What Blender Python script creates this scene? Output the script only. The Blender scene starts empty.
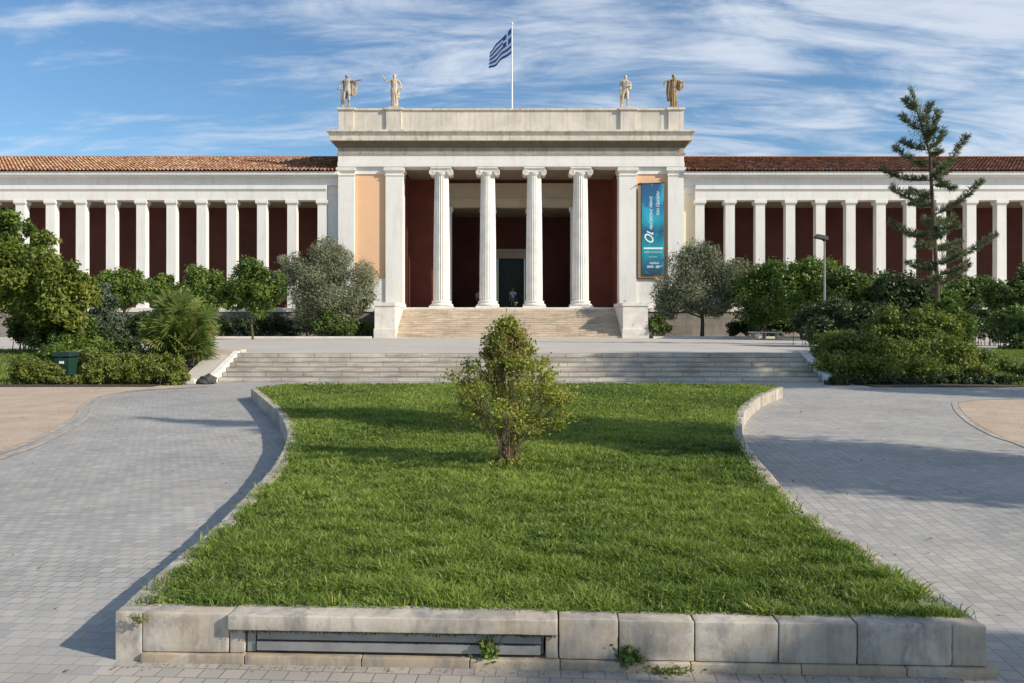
import bpy, bmesh, math, random
import numpy as np
from mathutils import Vector, Matrix
R = math.radians
random.seed(7)
rng = np.random.default_rng(7)
C = bpy.context.scene.collection
SC = bpy.context.scene
# ------------------------------------------------------------------ camera
EYE, FPX, HZ = 1.63, 800.0, 325.0
cam = bpy.data.cameras.new('camera'); camo = bpy.data.objects.new('camera', cam); C.objects.link(camo)
camo.location = (0, 0, EYE); camo.rotation_euler = (R(90), 0, 0)
cam.sensor_width = 36; cam.lens = FPX / 1024 * 36; cam.shift_y = -16.5 / 1024
cam.clip_start = .1; cam.clip_end = 5000
SC.camera = camo
# ------------------------------------------------------------------ light
SUN = Vector((1.6, -.74, 1.0)).normalized()
EL = math.asin(SUN.z); AZ = math.atan2(SUN.x, SUN.y)
sl = bpy.data.lights.new('sun', 'SUN'); sl.energy = 4.9; sl.angle = R(.5); sl.color = (1, .90, .76)
so = bpy.data.objects.new('sun', sl); C.objects.link(so); so.location = (20, -10, 30)
so.rotation_euler = SUN.to_track_quat('Z', 'Y').to_euler()
W = bpy.data.worlds.new('World'); SC.world = W; W.use_nodes = True
def sky():
    nt = W.node_tree; nt.nodes.clear(); N = nt.nodes.new; L = nt.links.new
    out = N('ShaderNodeOutputWorld'); bg = N('ShaderNodeBackground'); bg.inputs[1].default_value = .108
    L(bg.outputs[0], out.inputs[0])
    st = N('ShaderNodeTexSky'); st.sky_type = 'NISHITA'; st.sun_disc = False
    st.sun_elevation = EL; st.sun_rotation = AZ; st.air_density = 1.0; st.dust_density = .35; st.ozone_density = 2.2
    tc = N('ShaderNodeTexCoord'); sp = N('ShaderNodeSeparateXYZ'); L(tc.outputs['Generated'], sp.inputs[0])
    def m(op, a, b=None):
        n = N('ShaderNodeMath'); n.operation = op
        for i, v in enumerate((a, b)):
            if v is None: continue
            if hasattr(v, 'links'): L(v, n.inputs[i])
            else: n.inputs[i].default_value = v
        return n.outputs[0]
    den = m('MAXIMUM', m('ADD', sp.outputs[2], .22), .05)
    u = m('DIVIDE', sp.outputs[0], den); v = m('DIVIDE', sp.outputs[1], den)
    cb = N('ShaderNodeCombineXYZ'); L(u, cb.inputs[0]); L(v, cb.inputs[1])
    def noise(scale, rot, loc, det, dist, rough=.55):
        mp = N('ShaderNodeMapping'); mp.inputs['Scale'].default_value = scale
        mp.inputs['Rotation'].default_value = (0, 0, R(rot)); mp.inputs['Location'].default_value = loc
        L(cb.outputs[0], mp.inputs[0])
        n = N('ShaderNodeTexNoise'); n.inputs['Scale'].default_value = 1; n.inputs['Detail'].default_value = det
        n.inputs['Roughness'].default_value = rough; n.inputs['Distortion'].default_value = dist
        L(mp.outputs[0], n.inputs['Vector']); return n.outputs['Fac']
    big = noise((.9, 1.9, 1), 14, (3.1, 1.7, 0), 3, .3)
    mid = noise((2.0, 5.2, 1), 20, (7.3, 2.2, 0), 9, .8, .62)
    fin = noise((3.0, 13, 1), 26, (1, 5, 0), 9, 1.0, .62)
    f = m('ADD', m('MULTIPLY', big, .55), m('ADD', m('MULTIPLY', mid, .75), m('MULTIPLY', fin, .30)))
    f = m('ADD', f, m('MULTIPLY', u, .065))
    mr = N('ShaderNodeMapRange'); mr.interpolation_type = 'SMOOTHSTEP'; L(f, mr.inputs[0])
    mr.inputs[1].default_value = .695; mr.inputs[2].default_value = 1.0; mr.inputs[4].default_value = .88
    # no clouds below the horizon
    mix = N('ShaderNodeMixRGB'); L(mr.outputs[0], mix.inputs[0]); 
    tint = N('ShaderNodeMixRGB'); tint.blend_type = 'MULTIPLY'; tint.inputs[0].default_value = 1
    tint.inputs[2].default_value = (.80, 1.02, 1.14, 1); L(st.outputs[0], tint.inputs[1])
    L(tint.outputs[0], mix.inputs[1]); mix.inputs[2].default_value = (6.0, 6.6, 7.5, 1)
    L(mix.outputs[0], bg.inputs[0])
sky()
SC.view_settings.view_transform = 'Standard'; SC.view_settings.look = 'None'
SC.view_settings.exposure = .16; SC.view_settings.gamma = 1
try: SC.view_settings.use_curve_mapping = False
except Exception: pass

# ------------------------------------------------------------------ helpers
def unp(px, py, z=0.0):
    s = (py - HZ) / (EYE - z); return ((px - 512) / s, FPX / s)
WL = {}
def tag(o, label=None, cat=None, group=None, kind=None):
    if label: o['label'] = label
    if cat: o['category'] = cat
    if group: o['group'] = group
    if kind: o['kind'] = kind
    return o
def thing(name, loc, label, cat, group=None, rz=0):
    o = bpy.data.objects.new(name, None); C.objects.link(o); o.location = loc; o.rotation_euler = (0, 0, rz)
    o.empty_display_size = .3; WL[o.name] = Vector(loc); return tag(o, label, cat, group)
def link(name, me, parent=None, origin=(0, 0, 0)):
    o = bpy.data.objects.new(name, me); C.objects.link(o)
    if parent is not None:
        o.parent = parent; WL[o.name] = WL[parent.name]
    else:
        o.location = origin; WL[o.name] = Vector(origin)
    return o
def copy_tree(o, parent=None, loc=None):
    c = o.copy(); C.objects.link(c); c.parent = parent
    if loc is not None: c.location = loc
    WL[c.name] = Vector(c.location) if parent is None else WL[parent.name]
    for ch in list(o.children): copy_tree(ch, c)
    return c
def np_mesh(name, V, F, mats=(), tone=None, smooth=False, mi=None):
    """V (n,3) float, F (m,k) int constant polygon size"""
    me = bpy.data.meshes.new(name); V = np.asarray(V, dtype=np.float32); F = np.asarray(F, dtype=np.int32)
    m, k = F.shape
    me.vertices.add(len(V)); me.vertices.foreach_set('co', V.ravel())
    me.loops.add(m * k); me.loops.foreach_set('vertex_index', F.ravel())
    me.polygons.add(m); me.polygons.foreach_set('loop_start', np.arange(0, m * k, k, dtype=np.int32))
    try: me.polygons.foreach_set('loop_total', np.full(m, k, dtype=np.int32))
    except Exception: pass
    if mi is not None: me.polygons.foreach_set('material_index', np.asarray(mi, dtype=np.int32))
    me.update(calc_edges=True)
    for t in mats: me.materials.append(t)
    if tone is not None:
        a = me.attributes.new('tone', 'FLOAT', 'POINT'); a.data.foreach_set('value', np.asarray(tone, dtype=np.float32))
    me.polygons.foreach_set('use_smooth', np.full(m, smooth))
    return me
from mathutils import noise as mn
def weather(o, bev=.008, amp=.003, cuts=7, seed=0):
    bm = bmesh.new(); bm.from_mesh(o.data)
    bmesh.ops.bevel(bm, geom=list(bm.edges), offset=bev, segments=2, affect='EDGES', profile=.6)
    for _ in range(20):
        L = [e for e in bm.edges if e.calc_length() > .035]
        if not L: break
        bmesh.ops.subdivide_edges(bm, edges=L, cuts=1, use_grid_fill=True)
        if len(bm.verts) > 9000: break
    bmesh.ops.triangulate(bm, faces=[f for f in bm.faces if len(f.verts) > 4]); bm.normal_update(); off = Vector((seed * 3.1, seed * 1.7, 0))
    lo = Vector([min(v.co[i] for v in bm.verts) for i in range(3)]); hi = Vector([max(v.co[i] for v in bm.verts) for i in range(3)])
    for v in bm.verts:
        p = v.co + off; d = mn.fractal(p * 7, 1.0, 2.0, 4) * amp + mn.noise(p * 38) * amp * .35
        ne = sum(1 for i in range(3) if min(v.co[i] - lo[i], hi[i] - v.co[i]) < bev * 1.6)
        if ne >= 2 and mn.noise(p * 19) > .22: d -= amp * 3.0 * (mn.noise(p * 19) - .22) * 2
        v.co += v.normal * d
    bm.to_mesh(o.data); bm.free(); o.data.polygons.foreach_set('use_smooth', [True] * len(o.data.polygons)); return o
class MB:
    def __init__(s): s.v = []; s.f = []; s.t = []; s.sm = False
    def add(s, vs, fs, tone=.5):
        b = len(s.v); s.v += [tuple(p) for p in vs]; s.f += [tuple(i + b for i in f) for f in fs]; s.t += [tone] * len(vs); return s
    def fr(s, a, b, z0, z1, tone=.5):
        """frustum: a=(x0,x1,y0,y1) at z0, b likewise at z1"""
        v = [(a[0], a[2], z0), (a[1], a[2], z0), (a[1], a[3], z0), (a[0], a[3], z0),
             (b[0], b[2], z1), (b[1], b[2], z1), (b[1], b[3], z1), (b[0], b[3], z1)]
        return s.add(v, [(3, 2, 1, 0), (4, 5, 6, 7), (0, 1, 5, 4), (1, 2, 6, 5), (2, 3, 7, 6), (3, 0, 4, 7)], tone)
    def box(s, x0, x1, y0, y1, z0, z1, tone=.5): return s.fr((x0, x1, y0, y1), (x0, x1, y0, y1), z0, z1, tone)
    def prism(s, pts, z0, z1, tone=.5):
        n = len(pts); v = [(x, y, z0) for x, y in pts] + [(x, y, z1) for x, y in pts]
        return s.add(v, [tuple(range(n - 1, -1, -1)), tuple(range(n, 2 * n))] + [(i, (i + 1) % n, n + (i + 1) % n, n + i) for i in range(n)], tone)
    def lathe(s, prof, c=(0, 0), n=24, fl=None, tone=.5):
        """prof [(r,z)], closed top/bottom; fl: function angle->radius factor"""
        v = []; f = []
        for r, z in prof:
            for i in range(n):
                a = 2 * math.pi * i / n; k = fl(a) if fl else 1
                v.append((c[0] + r * k * math.cos(a), c[1] + r * k * math.sin(a), z))
        for j in range(len(prof) - 1):
            for i in range(n): f.append((j * n + i, j * n + (i + 1) % n, (j + 1) * n + (i + 1) % n, (j + 1) * n + i))
        f.append(tuple(range(n - 1, -1, -1))); f.append(tuple((len(prof) - 1) * n + i for i in range(n)))
        return s.add(v, f, tone)
    def tube(s, pts, rad, n=6, tone=.5):
        pts = [Vector(p) for p in pts]; rr = [float(q) for q in rad] if hasattr(rad, '__len__') else [float(rad)] * len(pts)
        v = []; f = []
        for j, p in enumerate(pts):
            d = (pts[min(j + 1, len(pts) - 1)] - pts[max(j - 1, 0)])
            d = d.normalized() if d.length > 1e-9 else Vector((0, 0, 1))
            a = d.cross(Vector((0, 0, 1)) if abs(d.z) < .9 else Vector((1, 0, 0))).normalized(); b = d.cross(a)
            for i in range(n):
                t = 2 * math.pi * i / n; v.append(p + rr[j] * (math.cos(t) * a + math.sin(t) * b))
        for j in range(len(pts) - 1):
            for i in range(n): f.append((j * n + i, (j + 1) * n + i, (j + 1) * n + (i + 1) % n, j * n + (i + 1) % n))
        f.append(tuple(range(n))); f.append(tuple((len(pts) - 1) * n + i for i in range(n - 1, -1, -1)))
        return s.add(v, f, tone)
    def cyl_y(s, c, r, y0, y1, n=20, tone=.5):
        v = [(c[0] + r * math.cos(2 * math.pi * i / n), y, c[1] + r * math.sin(2 * math.pi * i / n)) for y in (y0, y1) for i in range(n)]
        return s.add(v, [tuple(range(n)), tuple(range(2 * n - 1, n - 1, -1))] + [(i, n + i, n + (i + 1) % n, (i + 1) % n) for i in range(n)], tone)
    def build(s, name, mat, parent=None, origin=None, smooth=False, bevel=0):
        o0 = WL[parent.name] if parent is not None else Vector(origin or (0, 0, 0))
        me = bpy.data.meshes.new(name)
        me.from_pydata([(x - o0.x, y - o0.y, z - o0.z) for x, y, z in s.v], [], s.f); me.update()
        bm = bmesh.new(); bm.from_mesh(me)
        bmesh.ops.recalc_face_normals(bm, faces=bm.faces)
        bm.to_mesh(me); bm.free()
        me.materials.append(mat)
        a = me.attributes.new('tone', 'FLOAT', 'POINT'); a.data.foreach_set('value', np.asarray(s.t, dtype=np.float32))
        if smooth:
            me.polygons.foreach_set('use_smooth', [True] * len(me.polygons))
            try: me.set_sharp_from_angle(angle=R(38))
            except Exception: pass
        o = link(name, me, parent, o0)
        if bevel:
            b = o.modifiers.new('bevel', 'BEVEL'); b.width = bevel; b.segments = 2; b.limit_method = 'ANGLE'
        return o
def wnoise(x, y, sc, seed=0):
    r = np.random.default_rng(seed + 100); o = np.zeros_like(x, dtype=float)
    for k in range(10):
        a = r.uniform(0, 2 * np.pi); f = sc * r.uniform(.5, 2.2); p = r.uniform(0, 6.28)
        o += np.sin((x * np.cos(a) + y * np.sin(a)) * f + p + 1.3 * np.sin((x * np.sin(a) - y * np.cos(a)) * f * .6 + p))
    return o / 4.5

# ------------------------------------------------------------------ materials
class NT:
    def __init__(s, name):
        s.m = bpy.data.materials.new(name); s.m.use_nodes = True; s.nt = s.m.node_tree; s.nt.nodes.clear()
        s.out = s.n('ShaderNodeOutputMaterial'); s.p = s.n('ShaderNodeBsdfPrincipled'); s.l(s.p.outputs[0], s.out.inputs[0])
        s.tc = s.n('ShaderNodeNewGeometry').outputs['Position']
    def n(s, t, **k):
        x = s.nt.nodes.new(t)
        for a, b in k.items(): setattr(x, a, b)
        return x
    def l(s, a, b): s.nt.links.new(a, b)
    def mp(s, scale=(1, 1, 1), rot=(0, 0, 0), loc=(0, 0, 0), src=None):
        m = s.n('ShaderNodeMapping'); m.inputs['Scale'].default_value = scale; m.inputs['Rotation'].default_value = rot
        m.inputs['Location'].default_value = loc; s.l(src or s.tc, m.inputs[0]); return m.outputs[0]
    def noise(s, scale, det=5, rough=.55, vec=None, dist=0):
        t = s.n('ShaderNodeTexNoise'); t.inputs['Scale'].default_value = scale; t.inputs['Detail'].default_value = det
        t.inputs['Roughness'].default_value = rough; t.inputs['Distortion'].default_value = dist
        s.l(vec or s.tc, t.inputs['Vector']); return t.outputs['Fac']
    def ramp(s, fac, stops):
        r = s.n('ShaderNodeValToRGB'); e = r.color_ramp.elements
        while len(e) < len(stops): e.new(.5)
        for i, (p, c) in enumerate(stops):
            e[i].position = p; e[i].color = (*c, 1) if len(c) == 3 else c
        s.l(fac, r.inputs[0]); return r.outputs[0]
    def rng(s, fac, a, b, c=0., d=1.):
        r = s.n('ShaderNodeMapRange'); s.l(fac, r.inputs[0])
        for i, v in enumerate((a, b, c, d)): r.inputs[i + 1].default_value = v
        return r.outputs[0]
    def mix(s, f, a, b, mode='MIX'):
        m = s.n('ShaderNodeMixRGB', blend_type=mode)
        for i, v in enumerate((f, a, b)):
            if hasattr(v, 'links'): s.l(v, m.inputs[i])
            elif isinstance(v, tuple): m.inputs[i].default_value = (*v, 1)
            else: m.inputs[i].default_value = v
        return m.outputs[0]
    def math(s, op, a, b=0.):
        m = s.n('ShaderNodeMath', operation=op)
        for i, v in enumerate((a, b)):
            if hasattr(v, 'links'): s.l(v, m.inputs[i])
            else: m.inputs[i].default_value = v
        return m.outputs[0]
    def attr(s, name='tone'):
        return s.n('ShaderNodeAttribute', attribute_name=name).outputs['Fac']
    def done(s, col, rough=.8, bump=None, bs=.3, bd=.02, spec=None):
        if hasattr(col, 'links'): s.l(col, s.p.inputs['Base Color'])
        else: s.p.inputs['Base Color'].default_value = (*col, 1)
        if hasattr(rough, 'links'): s.l(rough, s.p.inputs['Roughness'])
        else: s.p.inputs['Roughness'].default_value = rough
        if spec is not None: s.p.inputs['Specular IOR Level'].default_value = spec
        if bump is not None:
            b = s.n('ShaderNodeBump'); b.inputs['Strength'].default_value = bs; b.inputs['Distance'].default_value = bd
            s.l(bump, b.inputs['Height']); s.l(b.outputs[0], s.p.inputs['Normal'])
        return s.m
def stone(name, c, stain=(.12, .10, .07), amt=.5, streak=.4, scale=1.2, rough=.75, var=.18, xw=None, bump=.25):
    """pale stone: soft blotches, vertical rain streaks, dirt specks; xw: joints every xw metres along x, (rows)"""
    m = NT(name)
    big = m.noise(scale, 6, .6)
    col = m.mix(m.rng(big, .3, .7), tuple(v * (1 - var) for v in c), tuple(min(.92, v * (1 + var * .6)) for v in c))
    st = m.noise(1.0, 6, .65, m.mp((3.2, 3.2, .35)))
    col = m.mix(m.math('MULTIPLY', m.rng(st, .5, .78), streak), col, stain)
    sp = m.noise(2.6, 9, .7, dist=.6)
    col = m.mix(m.math('MULTIPLY', m.rng(sp, .56, .78), amt), col, stain)
    h = m.noise(22, 6, .65)
    if xw and xw[1] < .2:
        wv = m.noise(1, 7, .65, m.mp((.8, .8, 7), loc=(1, 1, 4))); col = m.mix(m.rng(wv, .46, .66, 0, .6), col, (.26, .215, .165))
        wl = m.noise(1, 5, .6, m.mp((1.3, 1.3, 9), loc=(7, 3, 2))); col = m.mix(m.rng(wl, .52, .68, 0, .5), col, (.74, .70, .62))
    if xw:
        br = m.n('ShaderNodeTexBrick'); br.offset = .5
        m.l(m.mp((1, 1, 1), (R(90), 0, 0)), br.inputs['Vector'])
        br.inputs['Scale'].default_value = 1; br.inputs['Brick Width'].default_value = xw[0]; br.inputs['Row Height'].default_value = xw[1]
        br.inputs['Mortar Size'].default_value = .012; br.inputs['Color1'].default_value = (.8, .8, .8, 1); br.inputs['Color2'].default_value = (1, 1, 1, 1)
        br.inputs['Mortar'].default_value = (.45, .42, .38, 1); br.inputs['Bias'].default_value = .3
        col = m.mix(.85, col, br.outputs['Color'], 'MULTIPLY')
    return m.done(col, rough, h, bump, .015)
def flat(name, c, rough=.7, var=.12, sc=3, metal=0, bump=0):
    m = NT(name); n = m.noise(sc, 6, .6)
    m.p.inputs['Metallic'].default_value = metal
    return m.done(m.mix(m.rng(n, .3, .7), tuple(v * (1 - var) for v in c), tuple(v * (1 + var) for v in c)), rough, n if bump else None, bump)
def leafmat(name, dark, lite, trans=.35, hue=None, rough=.55, spec=.35):
    m = NT(name); t = m.attr()
    stops = [(0, dark), (.75, lite)] + ([(1, hue)] if hue else [])
    col = m.ramp(t, stops); m.done(col, rough, spec=spec)
    tr = m.n('ShaderNodeBsdfTranslucent'); m.l(m.mix(1., col, (1.0, 1.05, .55), 'MULTIPLY'), tr.inputs[0])
    mx = m.n('ShaderNodeMixShader'); mx.inputs[0].default_value = trans
    m.l(m.p.outputs[0], mx.inputs[1]); m.l(tr.outputs[0], mx.inputs[2]); m.l(mx.outputs[0], m.out.inputs[0])
    return m.m
M = {}
M['marble'] = stone('white_marble', (.80, .765, .70), (.36, .31, .25), .25, .25, rough=.6)
M['paint'] = stone('white_painted_plaster', (.80, .78, .735), (.42, .39, .35), .16, .34, .6, .8, var=.06, bump=.1)
M['cornice'] = stone('weathered_cornice_stone', (.68, .62, .52), (.10, .08, .055), .8, .65, 1.0)
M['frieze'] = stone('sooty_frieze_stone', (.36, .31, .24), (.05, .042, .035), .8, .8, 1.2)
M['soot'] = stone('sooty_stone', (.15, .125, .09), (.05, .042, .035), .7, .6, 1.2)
M['attic'] = stone('pale_attic_stone', (.68, .63, .54), (.32, .26, .19), .5, .5, .8, xw=(1.32, 6.0))
M['podium'] = stone('shade_toned_grey_podium_stone', (.27, .245, .21), (.13, .11, .09), .5, .5, 1, xw=(1.6, .52))  # base tone darkened: shade of the terrace trees is put into the colour
M['ped'] = stone('pedestal_marble', (.74, .70, .63), (.30, .26, .2), .35, .3, 1.5)
M['steps'] = stone('tan_marble_steps', (.64, .52, .385), (.20, .15, .10), .5, .1, .7, xw=(1.5, .15))
M['steps2'] = stone('worn_grey_marble_steps', (.56, .515, .445), (.18, .145, .11), .85, .05, .8, var=.4, xw=(1.1, .128))
M['red'] = flat('shaded_dark_red_plaster', (.105, .032, .024), .9, .25, .5, bump=.05)  # darker copy of the red plaster, shade on the deeper walls put into colour
M['redlit'] = flat('lit_pompeian_red_plaster', (.17, .045, .028), .9, .22, .6, bump=.05)  # lighter copy of the same red, light on the portico walls put into colour
M['orange'] = flat('ochre_orange_plaster', (.80, .50, .30), .9, .05, .8)
M['cream'] = flat('cream_plaster', (.80, .68, .50), .9, .05, .8)
M['ceil'] = flat('brown_ceiling_paint', (.30, .23, .17), .9, .1, 1)
M['beam'] = flat('beige_beam_stone', (.50, .43, .32), .85, .1, 1)  # even beige for the inner beam and the door frame
M['glass'] = NT('dark_door_glass').done((.008, .014, .014), .25, spec=.25)
M['dkmetal'] = flat('dark_metal', (.03, .035, .035), .45, .1, 5, metal=.5)
M['greymetal'] = flat('grey_metal', (.28, .285, .28), .5, .2, 9, metal=.2)
M['whitemetal'] = flat('white_metal', (.75, .76, .76), .4, .05, 5)
M['terra'] = (lambda m: m.done(m.mix(m.rng(m.noise(1.3, 8, .7), .40, .72, 0, .5), m.ramp(m.attr(), [(0, (.14, .060, .032)), (.35, (.33, .140, .068)), (.65, (.47, .235, .125)), (.85, (.56, .36, .22)), (1, (.72, .60, .45))]), (.15, .075, .045)), .85, m.noise(18), .3))(NT('terracotta_tiles'))
def paver():
    m = NT('grey_stone_pavers')
    def bricks(rot, off):
        b = m.n('ShaderNodeTexBrick'); b.offset = off; m.l(m.mp((1, 1, 1), (0, 0, R(rot))), b.inputs['Vector'])
        b.inputs['Scale'].default_value = 1; b.inputs['Brick Width'].default_value = .102; b.inputs['Row Height'].default_value = .1
        b.inputs['Mortar Size'].default_value = .0035; b.inputs['Mortar Smooth'].default_value = .3; b.inputs['Bias'].default_value = 0
        b.inputs['Color1'].default_value = (0, 0, 0, 1); b.inputs['Color2'].default_value = (1, 1, 1, 1); b.inputs['Mortar'].default_value = (.5, .5, .5, 1)
        return b
    A = bricks(3.5, .5); B = bricks(97.0, .5)
    sx = m.n('ShaderNodeSeparateXYZ'); m.l(m.tc, sx.inputs[0])
    sel = m.math('GREATER_THAN', sx.outputs[0], 2.1)
    tone = m.mix(sel, A.outputs['Color'], B.outputs['Color']); mort = m.mix(sel, A.outputs['Fac'], B.outputs['Fac'])
    big = m.noise(.55, 8, .7); blot = m.noise(1.3, 9, .72, dist=.5)
    base = m.mix(m.rng(big, .35, .68), (.31, .303, .288), (.435, .422, .398))
    pc = m.ramp(tone, [(0, (.84, .85, .86)), (.35, (.95, .95, .95)), (.7, (1.03, 1.01, .98)), (1, (1.13, 1.11, 1.07))])
    col = m.mix(1., base, pc, 'MULTIPLY')
    col = m.mix(m.rng(blot, .50, .74, 0, .5), col, (.25, .24, .225))
    warm = m.noise(.9, 4, .5, m.mp((1, 1, 1), loc=(5, 2, 0)))
    col = m.mix(m.rng(warm, .5, .72, 0, .22), col, (.48, .40, .30))
    near = m.rng(sx.outputs[1], 3.2, 3.9, .45, 0); col = m.mix(near, col, (.40, .31, .21))
    # far paving is the same stone: joints only
    wear = m.rng(m.noise(.7, 6, .6, m.mp((1, 1, 1), loc=(2, 8, 0))), .35, .65, .35, 1.0)
    col = m.mix(m.math('MULTIPLY', mort, wear), col, (.14, .12, .10))
    spots = m.noise(9, 3, .5); col = m.mix(m.rng(spots, .70, .76, 0, .6), col, (.12, .11, .10))
    h = m.math('SUBTRACT', m.math('MULTIPLY', m.noise(60, 4), .25), mort)
    h = m.math('ADD', h, m.math('MULTIPLY', tone, .35))
    return m.done(col, .72, h, .55, .006)
M['paver'] = paver()
M['terrace'] = stone('terrace_paving', (.50, .465, .41), (.24, .215, .18), .4, 0, .5, rough=.7, var=.12)
M['sand'] = (lambda m: m.done(m.mix(m.rng(m.noise(1.1, 10, .75, dist=.4), .35, .65), (.40, .305, .22), (.54, .425, .325)), .95, m.noise(45, 6, .7), .6, .02))(NT('pinkish_sand'))
M['soil'] = (lambda m: m.done(m.mix(m.rng(m.noise(3, 8, .65), .35, .65), (.035, .03, .018), (.10, .075, .045)), .95, m.noise(20, 6, .7), .8, .05))(NT('dark_soil'))
M['turf'] = (lambda m: m.done(m.mix(m.rng(m.noise(3, 8, .65), .35, .65), (.035, .055, .012), (.075, .10, .025)), .95, m.noise(30, 6, .7), .8, .05))(NT('turf_soil'))
M['earth'] = (lambda m: m.done(m.mix(m.rng(m.noise(.4, 8, .65), .35, .65), (.20, .16, .11), (.30, .24, .17)), .95))(NT('dry_earth'))
def kerbmat(name, c, a=.5, mossz=None):
    m = NT(name); big = m.noise(2.6, 8, .66, dist=.5)
    obj = m.n('ShaderNodeAttribute', attribute_name='tone').outputs['Fac']
    c0 = m.mix(obj, tuple(v * .72 for v in c), tuple(min(.85, v * 1.22) for v in c))
    col = m.mix(m.rng(big, .42, .74, 0, a), c0, (.24, .21, .17))
    st = m.noise(1, 7, .7, m.mp((7, 7, 1.4))); col = m.mix(m.rng(st, .47, .66, 0, .75), col, (.16, .15, .145))
    ye = m.noise(1.7, 5, .6, m.mp((1, 1, 1), loc=(9, 1, 3))); col = m.mix(m.rng(ye, .48, .7, 0, .5), col, (.50, .38, .23))
    sp = m.noise(55, 4, .7); col = m.mix(m.rng(sp, .62, .74, 0, .3), col, (.16, .15, .13))
    li = m.noise(5.5, 8, .7, m.mp((1, 1, 1), loc=(3, 6, 2)), .8); col = m.mix(m.rng(li, .54, .62, 0, .45), col, (.215, .21, .205))
    pa = m.noise(3.3, 9, .7, m.mp((1, 1, .7), loc=(8, 1, 2)), .6); col = m.mix(m.rng(pa, .56, .66, 0, .5), col, (.64, .60, .54))
    return m.done(col, .75, m.noise(14, 9, .72), .35, .012)
M['kerb'] = kerbmat('old_kerb_stone', (.50, .45, .38), .85)
M['kerbdark'] = kerbmat('old_plinth_stone', (.46, .37, .26), .6)
M['bark'] = (lambda m: m.done(m.mix(m.rng(m.noise(5, 8, .7, m.mp((4, 4, 1))), .3, .7), (.05, .035, .025), (.16, .12, .085)), .95, m.noise(25, 6, .7, m.mp((4, 4, 1))), .8, .03))(NT('bark'))
M['twig'] = flat('tan_twigs', (.22, .15, .09), .9, .3, 9)
M['grass'] = leafmat('grass_blades', (.055, .105, .018), (.295, .395, .070), .40, (.55, .50, .22), .5)
M['bush'] = leafmat('bush_leaves', (.085, .110, .022), (.38, .42, .075), .4, (.27, .15, .06), .5)
M['olive'] = leafmat('olive_leaves', (.075, .090, .045), (.27, .29, .18), .18, None, .55)
M['citrus'] = leafmat('glossy_green_leaves', (.030, .066, .010), (.16, .24, .036), .3, (.14, .2, .04), .4, .5)
M['yellowleaf'] = leafmat('yellow_green_leaves', (.055, .086, .014), (.24, .30, .048), .4, (.36, .27, .08))
M['limeleaf'] = leafmat('lime_leaves', (.055, .10, .018), (.19, .27, .055), .4, None, .5)
M['darkleaf'] = leafmat('dark_leaves', (.014, .030, .008), (.055, .090, .022), .25, (.07, .10, .03), .45, .5)
M['hedge'] = leafmat('hedge_leaves', (.045, .072, .012), (.21, .26, .045), .3, (.17, .10, .045), .5)
M['palm'] = leafmat('palm_leaves', (.060, .090, .018), (.21, .28, .065), .25, (.25, .21, .09), .5)
M['conifer'] = leafmat('conifer_needles', (.065, .090, .045), (.20, .235, .125), .15, None, .6)
M['grey'] = leafmat('grey_green_leaves', (.05, .075, .045), (.13, .17, .11), .2, None, .6)

# ------------------------------------------------------------------ setting: ground sheets
def sheet(name, pts, z, mat, label=None):
    m = MB(); m.add([(x, y, z) for x, y in pts], [tuple(range(len(pts)))]); o = m.build(name, mat)
    return tag(o, kind='structure')
sheet('ground', [(-1500, -1500), (1500, -1500), (1500, 1500), (-1500, 1500)], -.03, M['earth'])
sheet('path', [(-30, -14), (30, -14), (30, 23.2), (-30, 23.2)], 0, M['paver'])
def crom(P, n=10):
    P = [np.array(p, float) for p in P]; P = [2 * P[0] - P[1]] + P + [2 * P[-1] - P[-2]]; o = []
    for i in range(1, len(P) - 2):
        for k in range(n):
            t = k / n; a, b, c, d = P[i - 1:i + 3]
            o.append(.5 * ((2 * b) + (c - a) * t + (2 * a - 5 * b + 4 * c - d) * t * t + (-a + 3 * b - 3 * c + d) * t ** 3))
    o.append(P[-2]); return o
def resample(P, step):
    P = [np.array(p, float) for p in P]; L = [0]
    for a, b in zip(P, P[1:]): L.append(L[-1] + np.linalg.norm(b - a))
    n = max(1, round(L[-1] / step)); o = []
    for k in range(n + 1):
        t = L[-1] * k / n; o.append(np.array([np.interp(t, L, [p[0] for p in P]), np.interp(t, L, [p[1] for p in P])]))
    return o
def offs(P, d):
    o = []
    for i in range(len(P)):
        t = P[min(i + 1, len(P) - 1)] - P[max(i - 1, 0)]; t = t / (np.linalg.norm(t) + 1e-9); o.append(P[i] + d * np.array([-t[1], t[0]]))
    return o
sandL = [unp(*p) for p in [(-260, 520), (-60, 470), (0, 452), (42, 435), (71, 418), (81, 405), (100, 396), (130, 391), (170, 388.3), (205, 386.5)]]
sandR = [unp(*p) for p in [(1260, 520), (1080, 466), (1024, 444), (1000, 436), (974, 422), (960, 408), (966, 401.5), (1024, 399.5), (1200, 399)]]
cl, cr = crom(sandL), crom(sandR)
sheet('sand', [tuple(p) for p in cl] + [(-9, 21.5), (-30, 21.5), (-30, cl[0][1])], .004, M['sand'])
sheet('sand', [tuple(p) for p in cr] + [(30, cr[-1][1]), (30, cr[0][1])], .004, M['sand'])
def ribbon(name, P, w0, w1, z, mat):
    a, b = offs(P, w0), offs(P, w1); n = len(P); m = MB()
    m.add([(p[0], p[1], z) for p in a] + [(p[0], p[1], z) for p in b], [(i, i + 1, n + i + 1, n + i) for i in range(n - 1)])
    return tag(m.build(name, mat), kind='structure')
ribbon('path_border', cl, -.10, -.02, .008, M['kerb']); ribbon('path_border', cl, -.30, -.22, .008, M['kerb'])
ribbon('path_border', cr, .02, .12, .008, M['kerb'])

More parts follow.
